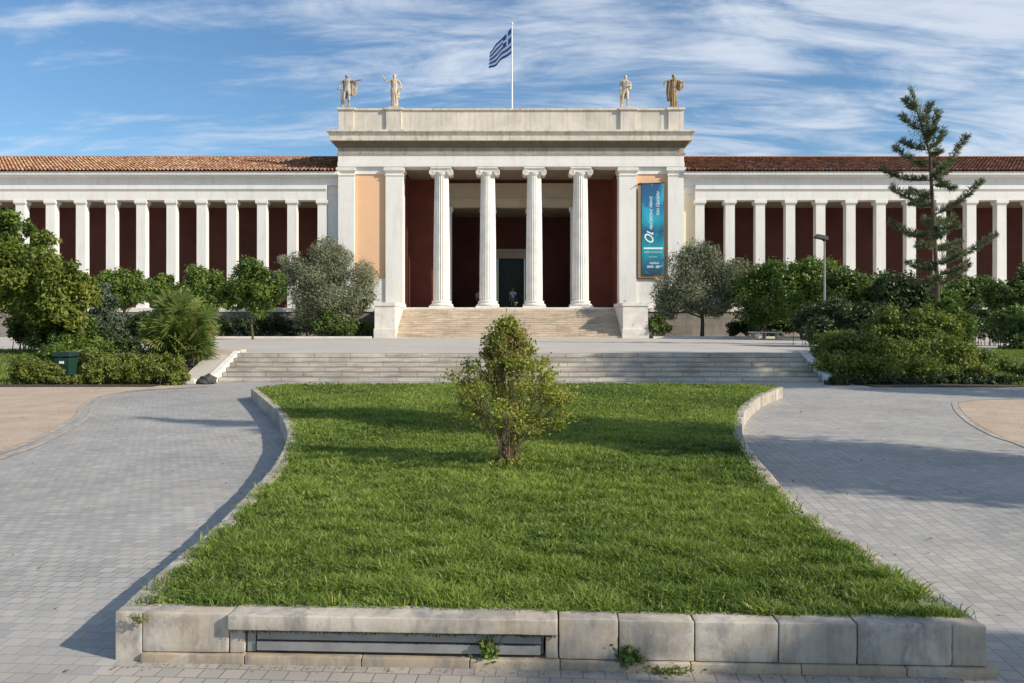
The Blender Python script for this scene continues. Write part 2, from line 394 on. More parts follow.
TZ = .77
def terrace():
    m = MB()
    m.prism([(-9.35, 24.52), (9.15, 24.52), (9.15, 28.6), (90, 28.6), (90, 120), (-90, 120), (-90, 28.6), (-9.35, 28.6)], -.02, TZ)
    return tag(m.build('terrace', M['terrace']), kind='structure')
terrace()
def bank(side):
    xs = np.linspace(9.45, 60, 60); ys = np.linspace(20.9, 28.58, 14); V = []
    for y in ys:
        for x in xs:
            t = min(1, max(0, (y - 21.5) / 6.0)); z = .02 + .70 * t * t * (3 - 2 * t)
            yy = y
            if side < 0 and y == ys[0]: yy = 21.0
            V.append((side * x, yy, z + .03 * math.sin(x * 1.7 + y * 2) * (t > 0)))
    n = len(xs); F = [(j * n + i, j * n + i + 1, (j + 1) * n + i + 1, (j + 1) * n + i) for j in range(len(ys) - 1) for i in range(n - 1)]
    V = np.array(V); me = np_mesh('planted_bank', V, np.array(F if side > 0 else [f[::-1] for f in F]), [M['soil']], smooth=True)
    tag(link('planted_bank', me), kind='structure')
bank(-1); bank(1)
def bankz(x, y):
    t = min(1, max(0, (y - 21.5) / 6.0)); return .02 + .70 * t * t * (3 - 2 * t)
# lower stairs
m = MB()
for k in range(6):
    m.box(-8.4, 8.85, 22.9 + k * .32, 24.515, .128 * k + (.001 if k else 0), .128 * (k + 1) + .001)
st = m.build('lower_stairs', M['steps2'], origin=(0, 22.9, 0), bevel=.012)
tag(st, 'broad low flight of worn grey marble steps up to the terrace behind the lawn', 'stairs')
def cheek(sx, x0, x1, label):
    t = thing('stair_cheek', ((x0 + x1) / 2, 22.7, 0), label, 'stair wall', 'sloping side walls of the lower steps')
    def slope(a, b, h):
        m = MB(); y0, y1 = 22.55, 24.75
        m.add([(a, y0, 0), (b, y0, 0), (b, y1, 0), (a, y1, 0), (a, y0, .10 + h), (b, y0, .10 + h), (b, y1, TZ + h), (a, y1, TZ + h)],
              [(3, 2, 1, 0), (4, 5, 6, 7), (0, 1, 5, 4), (1, 2, 6, 5), (2, 3, 7, 6), (3, 0, 4, 7)]); return m
    if sx < 0:
        slope(x1 - .20, x1, .06).build('coping_strip', M['ped'], t, bevel=.01)
        slope(x0, x1 - .203, .0).build('sloping_slab', M['terrace'], t)
        MB().box(x0 - .3, x1 + .04, 24.76, 25.25, TZ + .001, TZ + .10).build('top_slab', M['steps'], t, bevel=.01)
    else:
        slope(x0, x1, .05).build('coping_strip', M['ped'], t, bevel=.01)
        MB().box(x0 - .02, x1 + .02, 24.76, 25.2, TZ + .001, TZ + .08).build('top_slab', M['ped'], t, bevel=.01)
cheek(-1, -9.35, -8.42, 'wide sloping stone side of the lower steps beside the palm')
cheek(1, 8.87, 9.14, 'narrow sloping stone edge of the lower steps beside the right hedge')
MB().box(-9.35, -8.72, 22.0, 22.45, 0, .14).build('kerb_block', M['ped'], origin=(-9, 22.2, 0), bevel=.02)
tag(bpy.data.objects['kerb_block'], 'short cream kerb block lying at the foot of the palm', 'kerb stone')

# ------------------------------------------------------------------ garden bed
BZ = .234
fL, fR = np.array([-1.93, 3.89]), np.array([2.20, 3.71])
fd = (fR - fL) / np.linalg.norm(fR - fL); fn = np.array([-fd[1], fd[0]])   # fn points away from the camera
def fx(px):
    k = (px - 512) / FPX; t = (k * fL[1] - fL[0]) / (fd[0] - k * fd[1]); return t
outL = crom([tuple(fL)] + [unp(x, y, BZ) for x, y in [(173, 560), (210, 531), (244, 497), (269, 472), (284, 447), (287, 431), (279, 414), (266, 401), (251, 388.5)]])
outR = crom([tuple(fR)] + [unp(x, y, BZ) for x, y in [(885, 560), (839, 531), (800, 505), (773, 476), (756, 456), (746, 442), (742, 427), (746, 409), (761, 396), (783, 387)]])
bed = thing('garden_bed', (0, 4, 0), 'raised lawn bed of old pale stone blocks with curved sides in the foreground', 'garden bed')
random.seed(3)
inL = inR = None
def kerb_run(P, side):
    P = resample(P, .46)[0:]
    Q = offs(P, -side * .12)
    for i in range(len(P) - 1):
        if i == 0: continue
        a, b, c, d = P[i], P[i + 1], Q[i + 1], Q[i]; g = .004
        u = (b - a) / np.linalg.norm(b - a) * g; dz = random.uniform(-.004, .006)
        pts = [tuple(a + u), tuple(b - u), tuple(c - u), tuple(d + u)]
        if side < 0: pts = pts[::-1]
        o = MB().prism(pts, -.02, BZ + dz, random.random()).build('kerb_stone', M['kerb'], bed)
        if P[i][1] < 12: weather(o, .006, .0035, seed=i)
    return P, Q
PL, QL = kerb_run(outL, 1); PR, QR = kerb_run(outR, -1)
# back kerb
bk = resample([tuple(PL[-1]), (PL[-1][0] + .4, 18.9), (-3, 19.25), (3, 19.3), (PR[-1][0] - .4, 19.0), tuple(PR[-1])], .62)
bq = offs(bk, -.16)
for i in range(len(bk) - 1):
    MB().prism([tuple(bk[i]), tuple(bk[i + 1]), tuple(bq[i + 1]), tuple(bq[i])][::-1], -.02, .19, random.random()).build('kerb_stone', M['kerb'], bed, bevel=.01)
# front wall blocks
def fblock(px0, px1, z0, z1, y0=0., y1=.135, name='wall_block', mat='kerb', tone=None, bev=.009, g=.0025, end0=False, end1=False):
    t0, t1 = fx(px0) + g, fx(px1) - g
    pts = [tuple(fL + fd * t0 + fn * y0), tuple(fL + fd * t1 + fn * y0), tuple(fL + fd * t1 + fn * y1), tuple(fL + fd * t0 + fn * y1)]
    o = MB().prism(pts, z0, z1, random.random() if tone is None else tone).build(name, M[mat], bed)
    return weather(o, bev * .5, .0017, seed=px0 * .01) if bev > .004 else o
PLZ = .045
e0, e1 = 115.2, 986.5
MB().prism([tuple(fL), tuple(fL + fd * (fx(142) - .003)), tuple(fL + fd * (fx(142) + .05) + fn * .12), tuple(QL[1]), tuple(PL[1])], -.01, BZ, .75).build('corner_block', M['kerb'], bed); weather(bpy.context.scene.collection.objects[-1], .0045, .0017, seed=3)
fblock(142, 229, PLZ, BZ, .0, .135, tone=.5)
fblock(229, 245, PLZ, .165, .004, .135, tone=.5)
fblock(229.5, 558, .168, BZ + .006, -.035, .135, 'coping_slab', tone=.85, bev=.012)
fblock(545, 558.5, PLZ, .165, .004, .135, tone=.4)
for a, b, t in [(558.5, 618.5, .55), (618.5, 694.5, .45), (694.5, 778.5, .7), (778.5, 857.5, .5), (857.5, 952.5, .4)]:
    fblock(a, b, PLZ, BZ + random.uniform(-.004, .004), 0, .135, tone=t)
MB().prism([tuple(fL + fd * (fx(952.5) + .003)), tuple(fR), tuple(PR[1]), tuple(QR[1]), tuple(fL + fd * (fx(952.5) - .05) + fn * .14)], PLZ, BZ, .3).build('corner_block', M['kerb'], bed); weather(bpy.context.scene.collection.objects[-1], .0045, .0017, seed=3)
for a, b in [(142, 246), (246, 362), (362, 470), (470, 560), (560, 690), (690, 800), (800, 905), (905, 996)]:
    fblock(a, b, -.01, PLZ - .003, -.022, .14, 'plinth_stone', 'kerbdark', tone=random.uniform(.3, .9), bev=.005)
fblock(246, 544, .05, .162, .045, .16, 'recess_back', 'greymetal', bev=0)
for z0, z1, y in [(.110, .148, .012), (.060, .100, .004)]:
    fblock(256, 541, z0, z1, y, y + .03, 'metal_rail', 'greymetal', bev=.003)
fblock(246, 255, .05, .16, .015, .09, 'metal_post', 'greymetal', bev=.003)
# soil
inner = [tuple(p) for p in offs(PL, -.098)[1:]] + [tuple(p) for p in bq[1:-1]] + [tuple(p) for p in offs(PR, .098)[::-1][:-1]]
fi0 = fL + fd * .09 + fn * .10; fi1 = fR - fd * .08 + fn * .10
inner = [tuple(fi0)] + [p for p in inner if p[1] > 3.9] + [tuple(fi1)]
MB().prism(inner, .01, .218).build('soil', M['turf'], bed)

# ------------------------------------------------------------------ grass
def in_poly(x, y, P):
    c = np.zeros(len(x), bool); n = len(P)
    for i in range(n):
        x0, y0 = P[i]; x1, y1 = P[(i + 1) % n]
        if y0 == y1: continue
        c ^= ((y0 > y) != (y1 > y)) & (x < (x1 - x0) * (y - y0) / (y1 - y0) + x0)
    return c
def blades(name, x, y, z, h, w, mat, tone, lean=.5):
    n = len(x); a = rng.uniform(0, 2 * np.pi, n); ln = np.abs(rng.normal(lean, .3, n)); b = rng.uniform(0, 2 * np.pi, n)
    ax, ay = np.cos(a), np.sin(a); px, py = np.cos(b), np.sin(b)
    V = np.zeros((n, 5, 3), np.float32)
    base = np.stack([x, y, z], 1)
    for k, (f, ww) in enumerate([(0, 1), (.55, .8)]):
        for s_, sg in enumerate((-1, 1)):
            q = base.copy(); q[:, 0] += ax * h * ln * f ** 1.6 + sg * px * w * ww / 2; q[:, 1] += ay * h * ln * f ** 1.6 + sg * py * w * ww / 2
            q[:, 2] += h * f; V[:, k * 2 + s_] = q
    q = base.copy(); q[:, 0] += ax * h * ln; q[:, 1] += ay * h * ln; q[:, 2] += h * (1 - .25 * ln); V[:, 4] = q
    i = np.arange(n)[:, None] * 5
    F = np.concatenate([i + np.array([[0, 1, 3]]), i + np.array([[0, 3, 2]]), i + np.array([[2, 3, 4]])])
    return np_mesh(name, V.reshape(-1, 3), F, [mat], np.repeat(tone, 5))
def lawn():
    poly = [tuple(p) for p in inner]
    # let it spill a little over the stones
    XS, YS = [], []
    for y0, y1, d in [(3.75, 5.2, 22000), (5.2, 7.0, 13000), (7.0, 9.5, 7500), (9.5, 13, 4200), (13, 19.4, 2300)]:
        x = rng.uniform(-6.4, 6.6, int(13 * (y1 - y0) * d)); y = rng.uniform(y0, y1, len(x))
        k = in_poly(x, y, poly) & (rng.random(len(x)) < .35 + .65 * (np.abs(x) < 99)); XS.append(x[k]); YS.append(y[k])
    x, y = np.concatenate(XS), np.concatenate(YS)
    x = x + rng.normal(0, .045, len(x))
    cl = wnoise(x, y, 3.2, 1); fine = wnoise(x, y, 11, 2); big = wnoise(x, y, .9, 3)
    keep = rng.random(len(x)) < np.clip(.78 + .35 * fine, .25, 1); x, y, cl, fine, big = [q[keep] for q in (x, y, cl, fine, big)]
    dist = y
    h = (.046 + .016 * np.clip(fine, -1, 1) + .014 * cl) * rng.uniform(.55, 1.6, len(x)) * np.clip(1.15 - .02 * y, .8, 1.1); h = np.clip(h, .02, .13)
    w = .0048 + .00065 * dist
    tone = np.clip(.42 + .12 * cl + .08 * fine + .20 * big + .12 * wnoise(x, y, 1.9, 33) + rng.normal(0, .24, len(x)), 0, .80)
    dead = rng.random(len(x)) < .03 + .05 * (wnoise(x, y, 1.7, 9) > .45); tone[dead] = rng.uniform(.85, 1, dead.sum())
    me = blades('lawn_grass', x, y, np.full(len(x), .216), h, w, M['grass'], tone, .75)
    tag(link('lawn_grass', me), 'shaggy sunlit green grass filling the raised bed', 'grass', kind='stuff')
    n = 60000; x = rng.uniform(-6, 6.3, n); y = 4 + 15 * rng.random(n) ** 1.5; k = in_poly(x, y, poly) & (wnoise(x, y, 2.1, 21) > .38 - .5 * (y > 15) * (x > .8)) ; x, y = x[k], y[k]; n = len(x)
    me = leaf_mesh('lawn_weeds', np.stack([x, y, .216 + rng.uniform(.02, .07, n)], 1), rng.normal(size=(n, 3)) * .5 + np.array([0, -.1, 1]), (.014 + .0019 * y) * rng.uniform(.6, 1.4, n), .75, M['limeleaf'], rng.normal(.42, .2, n))
    tag(link('lawn_weeds', me), 'patches of small broad-leaved weeds among the lawn grass', 'weeds', kind='stuff')
def side_grass(name, x0, x1, y0, y1, n, label):
    x = rng.uniform(x0, x1, n); y = rng.uniform(y0, y1, n)
    z = np.array([bankz(a, b) for a, b in zip(x, y)])
    me = blades(name, x, y, z, rng.uniform(.05, .13, n), np.full(n, .02), M['grass'], np.clip(.5 + .15 * wnoise(x, y, 1.2, 5) + rng.normal(0, .15, n), 0, .9), .6)
    tag(link(name, me), label, 'grass', kind='stuff')
side_grass('bank_grass', -26, -13.2, 21.6, 28.4, 30000, 'patch of lawn on the bank beyond the left sand')
side_grass('bank_grass', 13.5, 26, 21.2, 28.4, 30000, 'bright grass on the bank beyond the right hedge')

# ------------------------------------------------------------------ foliage tools
def leaf_mesh(name, P, Nn, size, asp, mat, tone):
    """P (n,3) centres, Nn (n,3) normals, size (n,), asp width ratio"""
    n = len(P); Nn = Nn / (np.linalg.norm(Nn, axis=1, keepdims=True) + 1e-9)
    r = rng.normal(size=(n, 3)); u = np.cross(Nn, r); u /= (np.linalg.norm(u, axis=1, keepdims=True) + 1e-9); v = np.cross(Nn, u)
    s = size[:, None]; V = np.zeros((n, 4, 3), np.float32)
    V[:, 0] = P - u * s * .5; V[:, 1] = P + v * s * asp * .5 - Nn * s * .06; V[:, 2] = P + u * s * .5; V[:, 3] = P - v * s * asp * .5 - Nn * s * .06
    F = np.arange(n)[:, None] * 4 + np.array([[0, 1, 2, 3]])
    return np_mesh(name, V.reshape(-1, 3), F, [mat], np.repeat(np.clip(tone, 0, 1), 4))
lawn()
def clump_leaves(clumps, n, size, hue=.03, flat_=.3, tone0=.45, fill=.45):
    """clumps array (k,4) centre+radius -> P,N,size,tone"""
    cl = np.asarray(clumps, float); wgt = cl[:, 3] ** 2; k = rng.choice(len(cl), n, p=wgt / wgt.sum())
    d = rng.normal(size=(n, 3)); d /= np.linalg.norm(d, axis=1, keepdims=True)
    rr = (fill + (1 - fill) * rng.random(n) ** .5) * (1 + rng.normal(0, .15, n)); rr[rng.random(n) < .12] *= rng.uniform(1.1, 1.45)
    P = cl[k, :3] + d * (cl[k, 3] * rr)[:, None] * np.array([1, 1, .85])
    Nn = d * .6 + rng.normal(size=(n, 3)) * .6 + np.array([0, 0, flat_])
    ct = rng.normal(0, .16, len(cl))
    tone = tone0 + ct[k] + rng.normal(0, .16, n); hs = rng.random(n) < hue; tone[hs] = rng.uniform(.85, 1, hs.sum()); tone[~hs] = np.clip(tone[~hs], 0, .78)
    return P, Nn, size * rng.uniform(.6, 1.35, n), tone
def crown_clumps(c, rx, ry, rz, n, r0, r1):
    o = []
    for i in range(n):
        d = rng.normal(size=3); d /= np.linalg.norm(d); q = rng.uniform(.45, .92)
        o.append((c[0] + d[0] * rx * q, c[1] + d[1] * ry * q, c[2] + d[2] * rz * q, rng.uniform(r0, r1)))
    return o
def tree(name, label, group, base, trunk_h, tr, clumps, nleaf, lsize, asp, mat, cat='tree', lean=(0, 0), stems=1, limbs=9, local=False, **kw):
    t = thing(name, base, label, cat, group); bx, by, bz = base
    mb = MB(); cz = [c[2] for c in clumps]
    if local:
        mb.tube([(c[0], c[1], bankz(c[0], c[1]) - .08) for c in clumps[::3]], .03, 5)
        for c in clumps[::3]:
            c = Vector(c[:3]); q = Vector((c.x + rng.normal(0, .06), c.y + rng.normal(0, .06), bankz(c.x, c.y) - .05)); mb.tube([q, q.lerp(c, .5) + Vector((.03, .02, 0)), c], [.018, .012, .005], 5)
    for s_ in range(0 if local else stems):
        ox, oy = (rng.normal(0, tr * 2.2), rng.normal(0, tr * 2.2)) if stems > 1 else (0, 0)
        top = Vector((bx + lean[0] + ox * 2, by + lean[1] + oy * 2, bz + trunk_h))
        b0 = Vector((bx + ox, by + oy, bz - .1)); md = b0.lerp(top, .5) + Vector((rng.normal(0, tr), rng.normal(0, tr), 0))
        mb.tube([b0, b0.lerp(md, .3), md, top], [tr * 1.35, tr, tr * .85, tr * .7], 8)
        idx = rng.permutation(len(clumps))[:max(3, limbs // stems)]
        for i in idx:
            c = Vector(clumps[i][:3]); a = b0.lerp(top, rng.uniform(.7, 1.0)); mdl = a.lerp(c, .5) + Vector((0, 0, .12 * (c - a).length))
            mb.tube([a, mdl, c], [tr * .5, tr * .3, tr * .08], 5)
    mb.build('stems' if local else 'trunk', M['bark'], t, smooth=True)
    P, Nn, S, T = clump_leaves(clumps, nleaf, lsize, **kw)
    P = P - np.array(base)
    link('crown', leaf_mesh('crown', P, Nn, S, asp, M[mat], T), t)
    return t
def px3(px, py, Y):
    s = FPX / Y; return ((px - 512) / s, Y, EYE - (py - HZ) / s)
def pclumps(L, dy=.8):
    """list of (px,py,radius px,Y)"""
    o = []
    for px, py, r, Y in L:
        s = FPX / Y; x, y, z = px3(px, py, Y); R_ = r / s
        R_ *= 1.14; o += crown_clumps((x, y, z), R_, R_ * .9, R_ * .9, 13, R_ * .20, R_ * .50) + [(x, y, z, R_ * .6)]
    return o
# ------------------------------------------------------------------ museum
XC = -.07; F0 = 56.7; FL = 2.87; BW = 12.26
mus = thing('museum', (0, 57, TZ), 'long white neoclassical museum with an ionic portico, dark red walls and tiled side wings', 'museum')
def B(name, mat, *boxes, bevel=0, parent=None, tone=.5):
    m = MB()
    for b in boxes:
        if len(b) == 6: m.box(*b, tone=tone)
        else: m.fr(*b, tone=tone)
    return m.build(name, M[mat], parent or mus, bevel=bevel)
def ring(proj0, proj1, z0, z1, back=72):
    a = (XC - BW - proj0, XC + BW + proj0, F0 - proj0, back + proj0); b = (XC - BW - proj1, XC + BW + proj1, F0 - proj1, back + proj1)
    return (a, b, z0, z1)
# podium
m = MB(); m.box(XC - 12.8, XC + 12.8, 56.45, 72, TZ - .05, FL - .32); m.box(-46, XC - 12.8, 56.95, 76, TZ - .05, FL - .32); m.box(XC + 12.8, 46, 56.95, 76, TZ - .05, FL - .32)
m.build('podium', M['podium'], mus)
m = MB(); m.box(XC - 12.9, XC + 12.9, 56.36, 72, FL - .318, FL); m.box(-46.1, XC - 12.9, 56.86, 76, FL - .318, FL - .002); m.box(XC + 12.9, 46.1, 56.86, 76, FL - .318, FL - .002)
m.build('ledge', M['ped'], mus, bevel=.02)
# central entablature
B('architrave', 'paint', ring(.03, .03, 12.86, 13.18), ring(0, 0, 13.18, 13.66), bevel=0)
B('moulding', 'cornice', ring(.05, .14, 13.66, 13.80), bevel=.01)
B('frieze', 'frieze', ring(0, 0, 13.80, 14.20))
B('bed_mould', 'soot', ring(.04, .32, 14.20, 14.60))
B('cornice', 'cornice', ring(.50, .50, 14.60, 14.93), ring(.50, .62, 14.93, 15.18), ring(.68, .68, 15.18, 15.33), bevel=.02)
at = (XC - BW + .05, XC + BW - .05)
B('attic', 'attic', (at[0], at[1], F0 + .12, 72, 15.33, 16.86))
for a, b in [(-12.23, -11.15), (-8.86, -7.75), (7.75, 8.86), (11.15, 12.23)]:
    MB().box(XC + a, XC + b, F0 - .02, F0 + 1.0, 15.335, 16.862).build('attic_pier', M['attic'], mus, bevel=.01)
cm = MB(); cm.box(at[0] - .1, at[1] + .1, F0 + .02, 72.1, 16.864, 17.0)
for a, b in [(-12.23, -11.15), (-8.86, -7.75), (7.75, 8.86), (11.15, 12.23)]:
    cm.box(XC + a - .10, XC + b + .10, F0 - .12, F0 + 1.1, 16.87, 17.04)
cm.build('attic_cap', M['cornice'], mus, bevel=.01)
# corner and inner piers
def pier(x0, x1, y0=F0 + .04, y1=F0 + 1.2, mat='paint'):
    o = MB().box(x0, x1, y0, y1, FL, 12.855).build('pier', M[mat], mus)
    c = MB(); c.fr((x0 - .02, x1 + .02, y0 - .02, y1 + .02), (x0 - .12, x1 + .12, y0 - .12, y1 + .1), 12.40, 12.56); c.box(x0 - .13, x1 + .13, y0 - .13, y1 + .1, 12.563, 12.80); c.box(x0 - .06, x1 + .06, y0 - .05, y1, 12.22, 12.30)
    c.build('capital', M['marble'], o, bevel=.01)
    b = MB(); b.box(x0 - .09, x1 + .09, y0 - .09, y1 + .08, FL + .002, FL + .18); b.fr((x0 - .08, x1 + .08, y0 - .08, y1 + .07), (x0 - .01, x1 + .01, y0 - .01, y1), FL + .183, FL + .36)
    b.build('base', M['marble'], o, bevel=.01)
for sx in (-1, 1):
    q = sorted((XC + sx * 12.26, XC + sx * 11.13)); pier(*q)
    q = sorted((XC + sx * 8.9, XC + sx * 7.68)); pier(*q)
    q = sorted((XC + sx * 11.12, XC + sx * 8.91))
    B('plaster_panel', 'orange', (q[0], q[1], F0 + .26, F0 + 1.2, 4.89, 12.36))
    B('panel_base', 'paint', (q[0], q[1], F0 + .18, F0 + 1.2, FL, 4.888)); B('panel_head', 'paint', (q[0], q[1], F0 + .18, F0 + 1.2, 12.362, 12.855))
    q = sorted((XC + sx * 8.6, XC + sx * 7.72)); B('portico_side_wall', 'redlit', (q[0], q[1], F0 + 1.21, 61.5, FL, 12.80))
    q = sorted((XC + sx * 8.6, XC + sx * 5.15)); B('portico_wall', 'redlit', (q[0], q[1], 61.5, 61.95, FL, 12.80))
    q = sorted((XC + sx * 5.148, XC + sx * 4.57)); o = B('anta', 'marble', (q[0], q[1], 61.42, 61.97, FL, 10.66))
    c = MB(); c.fr((q[0], q[1], 61.40, 61.9), (q[0] - .1, q[1] + .1, 61.3, 61.9), 10.25, 10.45); c.box(q[0] - .12, q[1] + .12, 61.28, 61.9, 10.453, 10.655); c.build('capital', M['marble'], o)
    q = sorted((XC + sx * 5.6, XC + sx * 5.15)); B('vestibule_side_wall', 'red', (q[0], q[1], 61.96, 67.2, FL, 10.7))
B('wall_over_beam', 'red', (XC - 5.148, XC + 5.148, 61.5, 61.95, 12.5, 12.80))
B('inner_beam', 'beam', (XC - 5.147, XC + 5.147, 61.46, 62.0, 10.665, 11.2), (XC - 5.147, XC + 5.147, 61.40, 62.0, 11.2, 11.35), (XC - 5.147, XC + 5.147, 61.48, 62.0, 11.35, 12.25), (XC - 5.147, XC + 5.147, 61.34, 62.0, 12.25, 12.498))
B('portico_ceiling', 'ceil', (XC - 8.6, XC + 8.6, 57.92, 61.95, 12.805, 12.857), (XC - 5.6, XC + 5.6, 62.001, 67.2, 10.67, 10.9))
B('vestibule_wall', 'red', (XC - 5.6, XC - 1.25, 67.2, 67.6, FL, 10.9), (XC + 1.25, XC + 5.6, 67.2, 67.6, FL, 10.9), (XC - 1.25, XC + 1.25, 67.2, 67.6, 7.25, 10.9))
dr = B('door', 'glass', (XC - 1.1, XC + 1.1, 67.42, 67.46, FL, 7.2))
m = MB(); m.box(XC - 1.55, XC - 1.12, 67.08, 67.5, FL, 7.2); m.box(XC + 1.12, XC + 1.55, 67.08, 67.5, FL, 7.2); m.box(XC - 1.55, XC + 1.55, 67.08, 67.5, 7.203, 7.75); m.box(XC - 1.75, XC + 1.75, 66.98, 67.5, 7.753, 8.0)
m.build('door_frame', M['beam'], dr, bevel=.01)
m = MB()
for x in (-1.09, -.56, -.03, .03, .56, 1.04): m.box(XC + x, XC + x + .05, 67.36, 67.415, FL, 7.19)
for z in (5.1, 5.9, 6.6): m.box(XC - 1.09, XC + 1.09, 67.35, 67.362, z, z + .06)
m.build('glazing_bar', M['dkmetal'], dr)
# columns
def column(x, y, z0, h, rb, rt, name='column'):
    k = h / 9.99
    fl = lambda a: 1 - .055 * abs(math.sin(12 * a)) ** .7
    fl2 = lambda a: 1 - .055 * (1 - abs(math.cos(12 * a)) ** .8)
    m = MB(); zb, zt = z0 + .52 * k, z0 + h - .62 * k
    prof = []
    for i in range(9):
        t = i / 8; prof.append((rb + (rt - rb) * t - .02 * 0 + .02 * math.sin(math.pi * t), zb + (zt - zb) * t))
    m.lathe(prof, (x, y), 144, lambda a: 1 - .06 * math.sin(12 * a) ** 2)
    sh = m.build('column', M['marble'], mus, smooth=True)
    b = MB(); b.box(x - rb * 1.38, x + rb * 1.38, y - rb * 1.38, y + rb * 1.38, z0, z0 + .12 * k)
    pr = [(rb * 1.34, z0 + .121 * k)]
    for i in range(7): a = math.pi * i / 6; pr.append((rb * 1.26 + .07 * math.sin(a), z0 + (.13 + .14 * i / 6) * k))
    pr += [(rb * 1.16, z0 + .30 * k), (rb * 1.15, z0 + .36 * k)]
    for i in range(7): a = math.pi * i / 6; pr.append((rb * 1.12 + .05 * math.sin(a), z0 + (.37 + .11 * i / 6) * k))
    pr += [(rb * 1.01, z0 + .49 * k), (rb, z0 + .53 * k)]
    b.lathe(pr, (x, y), 40); b.build('column_base', M['marble'], sh, smooth=True)
    c = MB(); zc = z0 + h; r = .235 * k * (rt / .5) ** .5; vx = rt * 1.30
    c.lathe([(rt * 1.0, zt - .01), (rt * 1.05, zt + .04), (rt * 1.22, zt + .16 * k), (rt * 1.22, zt + .22 * k), (rt * 1.0, zt + .26 * k)], (x, y), 40)
    for sx in (-1, 1):
        cx = x + sx * (vx - r * .1); cz = zc - .12 * k - r - .02
        c.cyl_y((cx, cz), r, y - rt * 1.12, y + rt * 1.12, 22)
        for yy in (-1, 1):
            P = []
            for i in range(34):
                a = i / 33 * math.pi * 4.2; q = r * (1 - i / 33 * .82); P.append((cx + sx * q * math.sin(a) * .93, y + yy * (rt * 1.12 + .012), cz + q * math.cos(a) * .93))
            c.tube(P, [.035 * k * (1 - .5 * i / 33) for i in range(34)], 5)
            c.cyl_y((cx, cz), r * .18, y + yy * rt * 1.12 - .03, y + yy * rt * 1.12 + .03, 10)
    c.box(x - vx, x + vx, y - rt * 1.08, y + rt * 1.08, zc - .36 * k, zc - .125 * k)
    c.box(x - vx - .08 * k, x + vx + .08 * k, y - rt * 1.25, y + rt * 1.25, zc - .12 * k, zc - .002)
    c.build('capital', M['marble'], sh, smooth=True)
    return sh
for x in (-4.97, -1.66, 1.66, 4.97): column(XC + x, F0 + .62, FL, 9.985, .60, .50)
for x in (-1.76, 1.76): column(XC + x, 61.72, FL, 7.79, .46, .40)
# upper stairs and pedestals
m = MB()
for k in range(13):
    m.box(XC - 7.54, XC + 7.28, 52.15 + k * .323, 56.35, TZ + .15 * k + (.001 if k else -.02), TZ + .15 * (k + 1) + .001)
m.build('upper_stairs', M['steps'], mus, bevel=.012)
for x0, x1 in ((XC - 8.87, XC - 7.55), (XC + 7.29, XC + 8.92)):
    o = MB().box(x0, x1, 52.05, 56.355, TZ - .02, 2.86).build('stair_pedestal', M['ped'], mus)
    MB().box(x0 - .06, x1 + .06, 51.98, 56.35, 2.862, 3.10).build('capping', M['ped'], o, bevel=.02)
    MB().box(x0 - .06, x1 + .06, 51.99, 56.3, TZ - .01, 1.38).build('plinth', M['ped'], o, bevel=.02)
